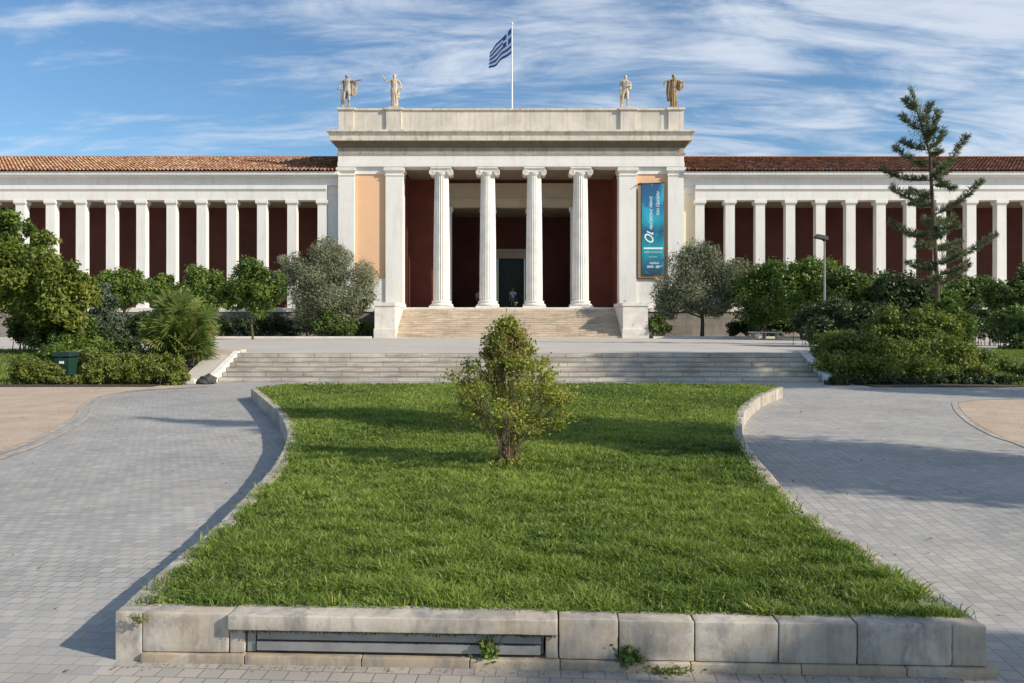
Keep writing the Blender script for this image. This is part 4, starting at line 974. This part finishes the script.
    # low shoots at its foot
bush()
def weed(px, py, z, n, r, h, label, y=None, mat='citrus', ls=.03):
    x, yy = unp(px, py, z); yy = y or yy; t = thing('weed', (x, yy, z), label, 'weed')
    m = MB(); P = []
    for i in range(n):
        a = rng.uniform(0, 6.28); q = rng.uniform(.2, 1) * r; e = Vector((x + math.cos(a) * q, yy - abs(math.sin(a)) * q * .5, z + rng.uniform(.3, 1) * h)); m.tube([(x + rng.normal(0, .01), yy - .005, z), e], .0012, 4)
        for k in range(5): u = rng.uniform(.4, 1.05); P.append([x + (e.x - x) * u + rng.normal(0, .008), yy + (e.y - yy) * u - abs(rng.normal(0, .008)), z + (e.z - z) * u + rng.normal(0, .006)])
    m.build('stems', M['twig'], t); P = np.array(P)
    link('leaves', leaf_mesh('leaves', P - np.array([x, yy, z]), rng.normal(size=(len(P), 3)) + np.array([0, -.7, .6]), np.full(len(P), ls) * rng.uniform(.6, 1.3, len(P)), .6, M[mat], rng.normal(.5, .18, len(P))), t)
weed(489, 666, 0, 26, .08, .15, 'bright green weed growing against the plinth under the coping slab')
weed(630, 669, 0, 46, .095, .12, 'bushy weed at the foot of the pale wall blocks', ls=.028)
weed(664, 671, 0, 40, .17, .04, 'creeping low weed trailing right along the plinth', ls=.018)
weed(137, 626, .19, 14, .05, .05, 'dry tuft growing from the joint of the left corner block', y=3.86, mat='yellowleaf', ls=.014)
# moss under the coping slab
n = 1500; tt = rng.uniform(fx(232), fx(556), n); k = rng.random(n) < .45 + .5 * np.sin(tt * 7) ** 2; tt = tt[k]; n = len(tt)
P = np.stack([fL[0] + fd[0] * tt, fL[1] + fd[1] * tt - rng.uniform(0, .03, n), rng.uniform(.152, .172, n)], 1)
tag(link('moss', leaf_mesh('moss', P, rng.normal(size=(n, 3)) + np.array([0, -.8, .2]), rng.uniform(.006, .016, n), .5, M['darkleaf'], rng.normal(.5, .2, n))), 'strip of moss and tiny weeds under the coping slab', 'moss', kind='stuff')
# litter of dry leaves along the plinth
n = 420; tt = rng.uniform(fx(130), fx(985), n) ; P = np.stack([fL[0] + fd[0] * tt, fL[1] + fd[1] * tt - .03 - np.abs(rng.normal(0, .035, n)), rng.uniform(.003, .008, n)], 1)
tag(link('leaf_litter', leaf_mesh('leaf_litter', P, rng.normal(size=(n, 3)) * .3 + np.array([0, 0, 1]), rng.uniform(.005, .016, n), .5, M['twig'], rng.normal(.5, .2, n))), 'crumbs of dry leaves along the foot of the wall', 'leaf litter', kind='stuff')

# ------------------------------------------------------------------ trees on the terrace
def T2(name, label, base_px, Y, crown, nleaf, ls, asp, mat, group=None, th=1.6, tr=.09, gz=TZ, cat='tree', **kw):
    """crown: list of (px,py,radius px)"""
    x = px3(base_px, 338, Y)[0]; return tree(name, label, group, (x, Y, gz), th, tr, pclumps([(a, b, c, Y + dy) for a, b, c, dy in crown]), nleaf, ls, asp, M and mat, cat=cat, **kw)
T2('olive_tree', 'grey-green olive tree left of the portico steps with a shrub at its foot', 327, 53.2, [(325, 268, 25, 0), (300, 283, 24, 0), (350, 285, 26, 0), (330, 300, 30, -.5), (308, 305, 22, 0), (352, 308, 18, 0), (292, 262, 11, 0), (335, 252, 16, 0), (318, 256, 14, 0), (362, 296, 14, 0), (286, 276, 12, 0), (340, 318, 18, -.3), (310, 320, 16, -.3)], 52000, .18, .30, 'olive', th=1.4, tr=.16, stems=3, flat_=.2, tone0=.5)
T2('olive_tree', 'grey-green olive tree with a pale trunk right of the portico steps', 702, 53.0, [(700, 266, 22, 0), (680, 282, 24, 0), (722, 282, 24, 0), (700, 290, 26, -.4), (676, 304, 16, 0), (665, 296, 12, 0), (724, 300, 14, 0), (708, 256, 14, 0), (690, 258, 12, 0), (668, 310, 11, 0), (735, 292, 11, 0), (712, 304, 16, 0), (728, 272, 12, 0)], 46000, .18, .30, 'olive', th=1.9, tr=.14, flat_=.2, tone0=.5)
T2('shrub', 'bright green leafy shrub at the foot of the left olive tree', 330, 52.0, [(322, 326, 10, 0), (336, 328, 10, 0), (348, 324, 9, 0), (330, 318, 9, 0)], 3000, .16, .5, 'limeleaf', th=.4, tr=.03, cat='shrub')
T2('shrub', 'small dark shrub beside the right stair pedestal', 656, 52.4, [(654, 326, 9, 0), (664, 328, 8, 0), (657, 319, 7, 0)], 2200, .15, .5, 'citrus', th=.4, tr=.03, cat='shrub')
G = 'small clipped trees along the museum terrace'
T2('citrus_tree', 'round dark green tree with a bare trunk next to the left olive', 253, 47.5, [(250, 282, 20, 0), (264, 286, 18, 0), (240, 288, 15, 0), (256, 272, 13, 0), (268, 300, 12, 0), (246, 300, 15, 0), (258, 304, 14, 0), (275, 292, 12, 0)], 17000, .18, .5, 'citrus', G, 1.9, .07, tone0=.38)
T2('citrus_tree', 'round bright green tree behind the right side of the palm', 203, 47.5, [(202, 284, 18, 0), (192, 290, 13, 0), (213, 292, 14, 0), (203, 300, 16, 0), (222, 296, 12, 0)], 13000, .18, .5, 'citrus', G, 1.7, .06, tone0=.55)
T2('citrus_tree', 'small lime-green tree behind the left side of the palm', 161, 47.5, [(161, 284, 13, 0), (152, 290, 11, 0), (170, 290, 12, 0), (160, 298, 12, 0)], 7500, .20, .45, 'limeleaf', G, 1.7, .05)
T2('citrus_tree', 'spreading lime-green tree with a thin trunk left of the palm', 124, 46.5, [(122, 286, 16, 0), (108, 290, 15, 0), (136, 288, 12, 0), (118, 298, 14, 0), (100, 282, 12, 0), (128, 280, 12, 0), (140, 296, 12, 0)], 14000, .20, .45, 'limeleaf', G, 1.9, .06)
T2('dark_shrub', 'low dark shrub against the podium beneath the round tree', 232, 53.5, [(222, 326, 12, 0), (236, 327, 12, 0), (246, 330, 9, 0)], 5000, .16, .5, 'darkleaf', None, .4, .03, cat='shrub')
T2('dark_shrub', 'low dark shrubs against the podium left of the olive', 276, 54, [(262, 326, 12, 0), (278, 324, 14, 0), (294, 326, 13, 0), (306, 324, 12, 0)], 7500, .16, .5, 'darkleaf', None, .4, .03, cat='shrub')
T2('dark_shrub', 'dark shrub beside the left stair pedestal', 363, 53.8, [(360, 328, 7, 0), (370, 328, 7, 0)], 1800, .16, .5, 'citrus', None, .3, .03, cat='shrub')
G = 'dark broadleaf trees in a row on the right of the terrace'
T2('broadleaf_tree', 'dark green broadleaf tree next to the right olive tree', 764, 50.5, [(762, 288, 24, 0), (748, 298, 18, 0), (776, 284, 22, 0), (760, 310, 22, 0), (768, 272, 14, 0), (782, 306, 20, 0)], 15000, .19, .55, 'citrus', G, 1.2, .12, tone0=.40)
T2('broadleaf_tree', 'sunlit green broadleaf tree behind the bench and lamp post', 803, 47.5, [(800, 284, 24, 0), (818, 276, 20, 0), (792, 298, 22, 0), (812, 300, 24, 0), (796, 270, 12, 0), (830, 286, 18, 0)], 16000, .19, .55, 'citrus', G, 1.2, .12, tone0=.5)
T2('broadleaf_tree', 'broad dark tree with sparse trunks behind the lamp post', 850, 45, [(848, 290, 20, 0), (866, 292, 22, 0), (884, 290, 20, 0), (856, 306, 18, 0), (838, 280, 14, 0), (880, 302, 18, 0)], 14000, .20, .55, 'citrus', G, 1.6, .10, tone0=.36, stems=2)
T2('broadleaf_tree', 'dark tree under the tall conifer', 905, 43, [(902, 292, 22, 0), (920, 294, 20, 0), (888, 300, 18, 0), (912, 306, 20, 0)], 12000, .20, .55, 'darkleaf', G, 1.6, .10, tone0=.5)
T2('broadleaf_tree', 'round green tree right of the conifer trunk', 960, 45, [(956, 292, 16, 0), (972, 294, 16, 0), (962, 304, 15, 0), (980, 286, 10, 0)], 9000, .20, .55, 'citrus', G, 1.7, .07, tone0=.42)
T2('broadleaf_tree', 'dark tree with a thin trunk at the right edge', 1003, 38, [(1000, 290, 16, 0), (1018, 292, 20, 0), (1030, 300, 22, 0), (1008, 306, 18, 0), (1040, 282, 20, 0)], 12000, .19, .5, 'citrus', G, 1.8, .08, tone0=.32)
T2('broadleaf_tree', 'young light tree beyond the right border of hedges', 938, 40, [(940, 300, 15, 0), (950, 310, 13, 0)], 4000, .18, .5, 'limeleaf', G, 1.6, .05, tone0=.35)
T2('dark_shrub', 'low dark shrubs filling the shade behind the bench', 770, 52.6, [(744, 326, 10, 0), (758, 323, 13, 0), (774, 324, 13, 0), (790, 323, 14, 0), (806, 324, 13, 0), (734, 329, 7, 0)], 13000, .17, .5, 'darkleaf', None, .4, .03, cat='shrub')
T2('dark_shrub', 'tall dark shrubs between the tree trunks behind the conifer', 880, 50.0, [(830, 322, 14, 0), (848, 320, 15, 0), (866, 322, 14, 0), (890, 320, 15, 0), (912, 320, 15, 0), (934, 322, 14, 0), (958, 322, 13, 0)], 16000, .18, .5, 'darkleaf', None, .4, .03, cat='shrub')
T2('dark_shrub', 'dark shrubs below the lime trees left of the palm', 150, 52.6, [(108, 322, 12, 0), (126, 324, 12, 0), (146, 322, 13, 0), (168, 324, 12, 0), (190, 323, 12, 0), (208, 325, 10, 0)], 14000, .17, .5, 'darkleaf', None, .4, .03, cat='shrub')
# mid shrubs and hedges (right)
def hedge(name, label, L, n, ls, mat, gz=.2, group=None, cat='hedge', **kw):
    xs = [px3(a, 0, Y)[0] for a, b, r, Y in L]; x = sum(xs) / len(xs); Y = sum(q[3] for q in L) / len(L)
    return tree(name, label, group, (x, Y, gz), .5, .03, pclumps(L), n, ls, .5, mat, cat=cat, local=True, **kw)
hedge('dark_shrub', 'tall dark bush below the lamp post', [(820, 318, 20, 33), (802, 322, 12, 34), (840, 316, 22, 32), (862, 318, 20, 31), (822, 332, 15, 31)], 14000, .14, 'darkleaf', .7, cat='shrub', tone0=.6)
hedge('leafy_shrub', 'leafy bush with yellowish tips behind the middle of the right hedge', [(882, 330, 20, 28), (905, 328, 20, 28), (930, 322, 20, 28), (948, 334, 18, 28), (915, 340, 20, 27.5), (925, 345, 20, 27)], 16000, .13, 'hedge', .6, cat='shrub', tone0=.5)
hedge('evergreen_shrub', 'upright feathery green bush under the conifer', [(952, 318, 16, 29), (958, 332, 16, 29), (944, 305, 10, 29.5)], 7000, .12, 'limeleaf', .7, cat='shrub', tone0=.3)
hedge('hedge', 'long waist-high hedge with sunlit leaves right of the lower steps', [(834, 352, 16, 24.2), (848, 350, 20, 24.2), (866, 352, 22, 24), (890, 354, 22, 24), (915, 354, 22, 24), (940, 356, 21, 24), (964, 360, 18, 23.8), (835, 366, 17, 23), (860, 368, 17, 22.8), (885, 369, 17, 22.6), (910, 370, 16, 22.6), (935, 371, 15, 22.6), (958, 373, 13, 22.6), (980, 375, 11, 22.4)], 42000, .095, 'hedge', .1, tone0=.52, fill=.5)
hedge('hedge', 'light green bush at the near corner of the right hedge beside the stair edge', [(830, 346, 14, 25.5), (844, 342, 13, 25.6), (839, 358, 14, 24.6)], 9000, .10, 'limeleaf', .3, tone0=.42)
hedge('ground_ivy', 'low dark creeping shrub along the foot of the right hedge', [(x_, 381, 7, 21.8) for x_ in range(834, 1060, 12)], 14000, .07, 'darkleaf', .03, cat='shrub', tone0=.5)
hedge('leafy_shrub', 'dark bush at the right edge above the bright grass', [(1012, 322, 18, 30), (1032, 330, 20, 29), (1020, 345, 14, 28), (1050, 340, 26, 28)], 12000, .13, 'citrus', .6, cat='shrub', tone0=.3)
hedge('leafy_shrub', 'yellow-green low bush in front of the right trees', [(985, 362, 13, 25), (1005, 370, 12, 24), (1024, 372, 13, 23.4), (1045, 374, 14, 23)], 9000, .09, 'limeleaf', .2, cat='shrub', tone0=.45)
# left
hedge('hedge', 'long low hedge with reddish tips along the left sand', [(x_, 373 + 2 * math.sin(x_), 13, 21.9) if not 48 < x_ < 84 else (x_, 382, 7, 21.7) for x_ in range(24, 182, 11)] + [(x_, 363 + 3 * math.sin(x_ * .7), 11, 23.2) for x_ in range(86, 176, 11)], 52000, .085, 'hedge', .1, tone0=.5, hue=.12, fill=.5)
hedge('leafy_shrub', 'mounded green bush above the litter bin', [(62, 345, 15, 26), (80, 348, 14, 26), (48, 352, 13, 25.5), (98, 348, 14, 26), (40, 340, 10, 27), (74, 356, 12, 25)], 13000, .11, 'citrus', .5, cat='shrub', tone0=.55)
hedge('dark_shrub', 'dark bush between the grey shrub and the palm', [(118, 346, 13, 27), (132, 344, 11, 27.3), (108, 340, 10, 27)], 7000, .11, 'darkleaf', .6, cat='shrub', tone0=.5)
hedge('feathery_shrub', 'feathery grey-green bush left of the palm', [(104, 305, 13, 28.5), (98, 318, 13, 28.5), (110, 318, 12, 28.5), (102, 292, 9, 28.5), (103, 330, 12, 28)], 11000, .10, 'grey', .7, cat='shrub', tone0=.4)
tree('broadleaf_tree', 'yellow-green large-leaved tree spreading over the left side', None, (px3(70, 350, 26.5)[0], 26.5, .55), 1.1, .07,
     pclumps([(12, 262, 22, 26.5), (38, 262, 22, 26.3), (60, 282, 24, 26), (30, 288, 26, 26.2), (80, 296, 18, 26.4), (8, 292, 24, 26.6), (55, 306, 20, 26), (20, 312, 16, 26.2), (84, 280, 10, 26.2), (70, 318, 14, 26), (45, 240, 10, 26.5)]), 21000, .155, .5, 'yellowleaf', stems=4, limbs=24, tone0=.46, hue=.05)
tree('broadleaf_tree', 'dark green leafy tree cut off by the left edge', None, (px3(-22, 350, 28.5)[0], 28.4, .7), 2.0, .12,
     pclumps([(6, 222, 15, 28.5), (-14, 230, 26, 28.5), (4, 244, 16, 28.3), (-20, 262, 30, 28.5), (28, 228, 8, 28.3), (36, 246, 8, 28.3), (-40, 240, 30, 28.5)]), 14000, .16, .5, 'citrus', limbs=14, tone0=.4)

hedge('leafy_shrub', 'tangled green bushes under the yellow-green tree', [(20, 330, 13, 27.5), (44, 326, 14, 27), (66, 330, 14, 27), (88, 328, 13, 27), (30, 318, 12, 27.5)], 11000, .13, 'citrus', .6, cat='shrub', tone0=.3)
hedge('dark_shrub', 'dark bushes behind the left side of the palm', [(142, 326, 12, 30), (150, 338, 12, 29), (160, 322, 10, 30), (128, 330, 11, 30)], 8000, .12, 'darkleaf', .7, cat='shrub', tone0=.5)
hedge('dark_shrub', 'dark bushes at the right behind the bright grass', [(984, 318, 12, 34), (972, 328, 13, 33), (996, 330, 13, 33), (1016, 326, 14, 33)], 9000, .12, 'darkleaf', .7, cat='shrub', tone0=.7)
# ------------------------------------------------------------------ palm
def palm():
    bx, by, _ = px3(180, 376, 24.0); bz = .35; t = thing('fan_palm', (bx, by, bz), 'clumping fan palm left of the lower steps', 'palm')
    tr = MB(); tr.lathe([(.20, -.1 + bz), (.24, .2 + bz), (.19, .6 + bz), (.15, 1.2 + bz), (.1, 1.5 + bz)], (bx, by), 12); tr.build('trunk', M['bark'], t, smooth=True)
    stalk = MB(); V = []; F = []; TN = []
    for i in range(210):
        az = rng.uniform(0, 2 * math.pi); el = math.asin(rng.uniform(-.75, 1.0)); d = Vector((math.cos(az) * math.cos(el), math.sin(az) * math.cos(el), math.sin(el))); L_ = rng.uniform(.55, .95)
        q = rng.uniform(.62, 1.0) if i > 40 else rng.uniform(.3, .6); e = Vector((bx + d.x * .85 * q, by + d.y * .85 * q, 1.36 + d.z * 1.12 * q)); c0 = Vector((bx + d.x * .12, by + d.y * .12, max(bz + .1, e.z - .75)))
        stalk.tube([c0, c0.lerp(e, .5) + Vector((0, 0, .12)), e], [.014, .010, .008], 5)
        fwd = (d * .75 + Vector((0, 0, .55 + rng.normal(0, .2)))).normalized(); u = fwd.cross(Vector((rng.normal(0, .3), rng.normal(0, .3), 1))).normalized(); u = Matrix.Rotation(rng.normal(0, .6), 3, fwd) @ u; nn = u.cross(fwd).normalized()
        tone = rng.normal(.45, .16) if rng.random() > .10 else .95; ns = 19; LL = rng.uniform(.42, .58)
        for k in range(ns):
            a = R(-115 + 230 * k / (ns - 1)); dr_ = (fwd * math.cos(a) + u * math.sin(a)).normalized(); sd = nn.cross(dr_).normalized(); l_ = LL * (1 - .25 * abs(a) / 2) * rng.uniform(.9, 1.08)
            b = len(V); w = l_ * .062
            fold = nn * .012
            pts = [(.02, .3), (.45, 1.0), (.78, .65), (1.0, .05)]
            for q, ww in pts:
                droop = Vector((0, 0, -1)) * l_ * .42 * max(0, q - .40) ** 1.5; p = e + dr_ * l_ * q + droop
                V.append(p - sd * w * ww + fold * (k % 2)); V.append(p + sd * w * ww + fold * ((k + 1) % 2))
            for q in range(3): F.append((b + 2 * q, b + 2 * q + 1, b + 2 * q + 3, b + 2 * q + 2))
            TN += [np.clip(tone + rng.normal(0, .07), 0, 1)] * 8
    stalk.build('stalks', M['limeleaf'], t)
    link('fronds', np_mesh('fronds', np.array([tuple(v) for v in V]) - np.array([bx, by, bz]), np.array(F), [M['palm']], np.array(TN)), t)
palm()

# ------------------------------------------------------------------ conifer
def conifer():
    Y = 34.0; s = FPX / Y; base = px3(938, 345, Y); bz = TZ
    t = thing('conifer', (base[0], Y, bz), 'tall sparse conifer with upswept feathery branches rising above the right hedges', 'tree')
    tp = lambda py: np.interp(py, [87, 155, 177, 280, 345], [910, 930, 931, 937, 939])
    m = MB(); tk = [Vector(px3(tp(py), py, Y)) for py in (352, 320, 280, 240, 200, 177, 155, 130, 110, 88)]
    m.tube(tk, [.11, .10, .09, .085, .075, .065, .05, .035, .025, .01], 8)
    br = [(270, 908, 262, 0), (238, 889, 221, 0), (262, 997, 233, 0), (215, 981, 181, 0), (180, 886, 168, .3), (182, 963, 137, -.2), (168, 895, 146, 0), (150, 944, 131, 0), (172, 940, 192, -1), (205, 894, 186, .2), (275, 950, 268, -1),
          (158, 951, 170, .5), (150, 905, 140, .2), (140, 938, 112, 0), (130, 902, 116, 0), (122, 932, 104, .2), (112, 905, 98, 0), (145, 921, 120, -.4), (192, 905, 205, -.6), (225, 960, 215, .6), (245, 912, 246, -1), (250, 968, 240, .7), (225, 925, 240, -1.1), (280, 915, 280, .3), (285, 972, 262, .2)]
    for k in range(20):
        py = rng.uniform(120, 295); a = rng.uniform(0, 2 * math.pi); l_ = np.interp(py, [100, 170, 300], [.5, 1.3, 1.7]) * s * rng.uniform(.6, 1)
        br.append((py, tp(py) + math.cos(a) * l_ * .55, py - l_ * .35 * rng.uniform(-.3, 1), math.sin(a) * l_ / s))
    P = []; Nn = []; S = []; T = []; strokes = []
    for (py, ex, ey, dy) in br:
        a = Vector(px3(tp(py), py, Y)); e = Vector(px3(ex, ey, Y)); e.y = Y + dy
        out = e - a; mid = a.lerp(e, .55) + Vector((0, 0, -.16 * out.length)); L_ = out.length
        cur = [a * (1 - u) ** 2 + mid * 2 * u * (1 - u) + e * u * u for u in np.linspace(0, 1, 9)]
        m.tube(cur, list(np.linspace(.035, .008, 9)), 5)
        tb = rng.normal(.45, .12)
        nt = int(52 * L_ + 22)
        for q in range(nt):
            u = rng.uniform(.05, 1.0) ** .9; p = a * (1 - u) ** 2 + mid * 2 * u * (1 - u) + e * u * u
            dv = (e - mid).normalized(); sd = Vector(rng.normal(size=3)); sd = (sd - dv * sd.dot(dv)); sd.normalize(); sd.z = sd.z * .5 - .18
            tw = (dv * .75 + sd * .8 + Vector((0, 0, .10))).normalized() * rng.uniform(.10, .36) * (1.1 - .45 * u)
            for z_ in range(9):
                w = rng.uniform(0, .8); q0 = p + tw * w; dr = (tw.normalized() + Vector(rng.normal(0, .42, 3)) + Vector((0, 0, -.12))).normalized() * rng.uniform(.10, .24); strokes.append((q0, dr, tb + rng.normal(0, .14)))
    for py in np.linspace(89, 150, 60):
        p = Vector(px3(tp(py), py, Y)); w = np.interp(py, [88, 150], [.03, .30])
        for z_ in range(14): strokes.append((p + Vector(rng.normal(0, w, 3) * np.array([1, 1, .4])), Vector(rng.normal(0, .07, 3)) + Vector((0, 0, .10)), rng.normal(.45, .15)))
    SV = []; ST = []
    for q0, dr, tn_ in strokes:
        w_ = Vector(rng.normal(size=3)).cross(dr).normalized() * .014; SV += [q0, q0 + dr * .4 + w_, q0 + dr, q0 + dr * .4 - w_]; ST += [min(.78, max(0, tn_))] * 4
    SV = np.array([tuple(v) for v in SV]) - np.array([base[0], Y, bz]); link('needles', np_mesh('needles', SV, np.arange(len(SV)).reshape(-1, 4), [M['conifer']], np.array(ST)), t)
    m.build('trunk', M['bark'], t, smooth=True)
conifer()

# ------------------------------------------------------------------ trees beyond the right side of the view whose shade falls into it
def cypress(x, y, h, r):
    cl = []
    for i in range(70):
        f = rng.uniform(.08, .97); a = rng.uniform(0, 6.28); w = r * math.sin(math.pi * min(1, .18 + f * .82)) ** .8 * (1 - .25 * f); q = rng.uniform(.2, .9)
        cl.append((x + math.cos(a) * w * q, y + math.sin(a) * w * q, f * h, max(.14, w * rng.uniform(.4, .6))))
    return tree('cypress', 'tall pointed evergreen standing beyond the right end of the path', None, (x, y, 0), h * .6, .22, cl, 44000, .17, .5, 'darkleaf', limbs=20, fill=.2)
cypress(13.6, 4.9, 12.9, 2.0)
def shade_tree(x, y, h, r, label, n=14000, k=26, th=2.6, rs=.3):
    cl = crown_clumps((x, y, h - r * .85), r, r, r * .85, k, r * rs * .7, r * rs)
    tree('broadleaf_tree', label, None, (x, y, 0), th, .16, cl, n, .17, .5, 'citrus', limbs=14, fill=.2)
shade_tree(10.5, -1.0, 6.4, 1.35, 'spreading leafy tree beside the near end of the right path', 5200, 14)
shade_tree(24.9, 15.2, 13.6, 2.4, 'tall slender-trunked tree beyond the right sand', 18000, 26, 9, rs=.42)
shade_tree(17.6, 16.7, 5.2, 1.8, 'small round tree beyond the right sand', 9000, 20, 1.6, rs=.4)

# fallen leaves and pebbles on the paving and the sand
n = 900; x = rng.uniform(-9, 10, n); y = 3 + 18 * rng.random(n) ** 1.4; k = ~in_poly(x, y, [tuple(fL + np.array([-.1, -.1]))] + [tuple(p) for p in PL] + [tuple(p) for p in PR[::-1]] + [tuple(fR + np.array([.1, -.1]))]); x, y = x[k], y[k]; n = len(x)
tag(link('fallen_leaves', leaf_mesh('fallen_leaves', np.stack([x, y, rng.uniform(.008, .02, n)], 1), rng.normal(size=(n, 3)) * .3 + np.array([0, 0, 1]), rng.uniform(.015, .05, n), .55, M['twig'], rng.normal(.5, .2, n))), 'small dry leaves scattered over the paving', 'fallen leaves', kind='stuff')
n = 9000; x = np.concatenate([rng.uniform(-20, -5.5, n), rng.uniform(8.5, 20, n)]); y = rng.uniform(9, 21, 2 * n)
pl = [tuple(p) for p in cl] + [(-9, 21.3), (-30, 21.3), (-30, cl[0][1])]; pr = [tuple(p) for p in cr] + [(30, cr[-1][1]), (30, cr[0][1])]
k = (in_poly(x, y, pl) | in_poly(x, y, pr)) & (rng.random(2 * n) < .8); x, y = x[k], y[k]; n = len(x)
tag(link('pebbles', leaf_mesh('pebbles', np.stack([x, y, rng.uniform(.008, .016, n)], 1), rng.normal(size=(n, 3)) * .5 + np.array([0, 0, 1]), rng.uniform(.008, .022, n), .8, M['kerb'], rng.random(n))), 'pebbles and grit lying on the pinkish sand', 'pebbles', kind='stuff')
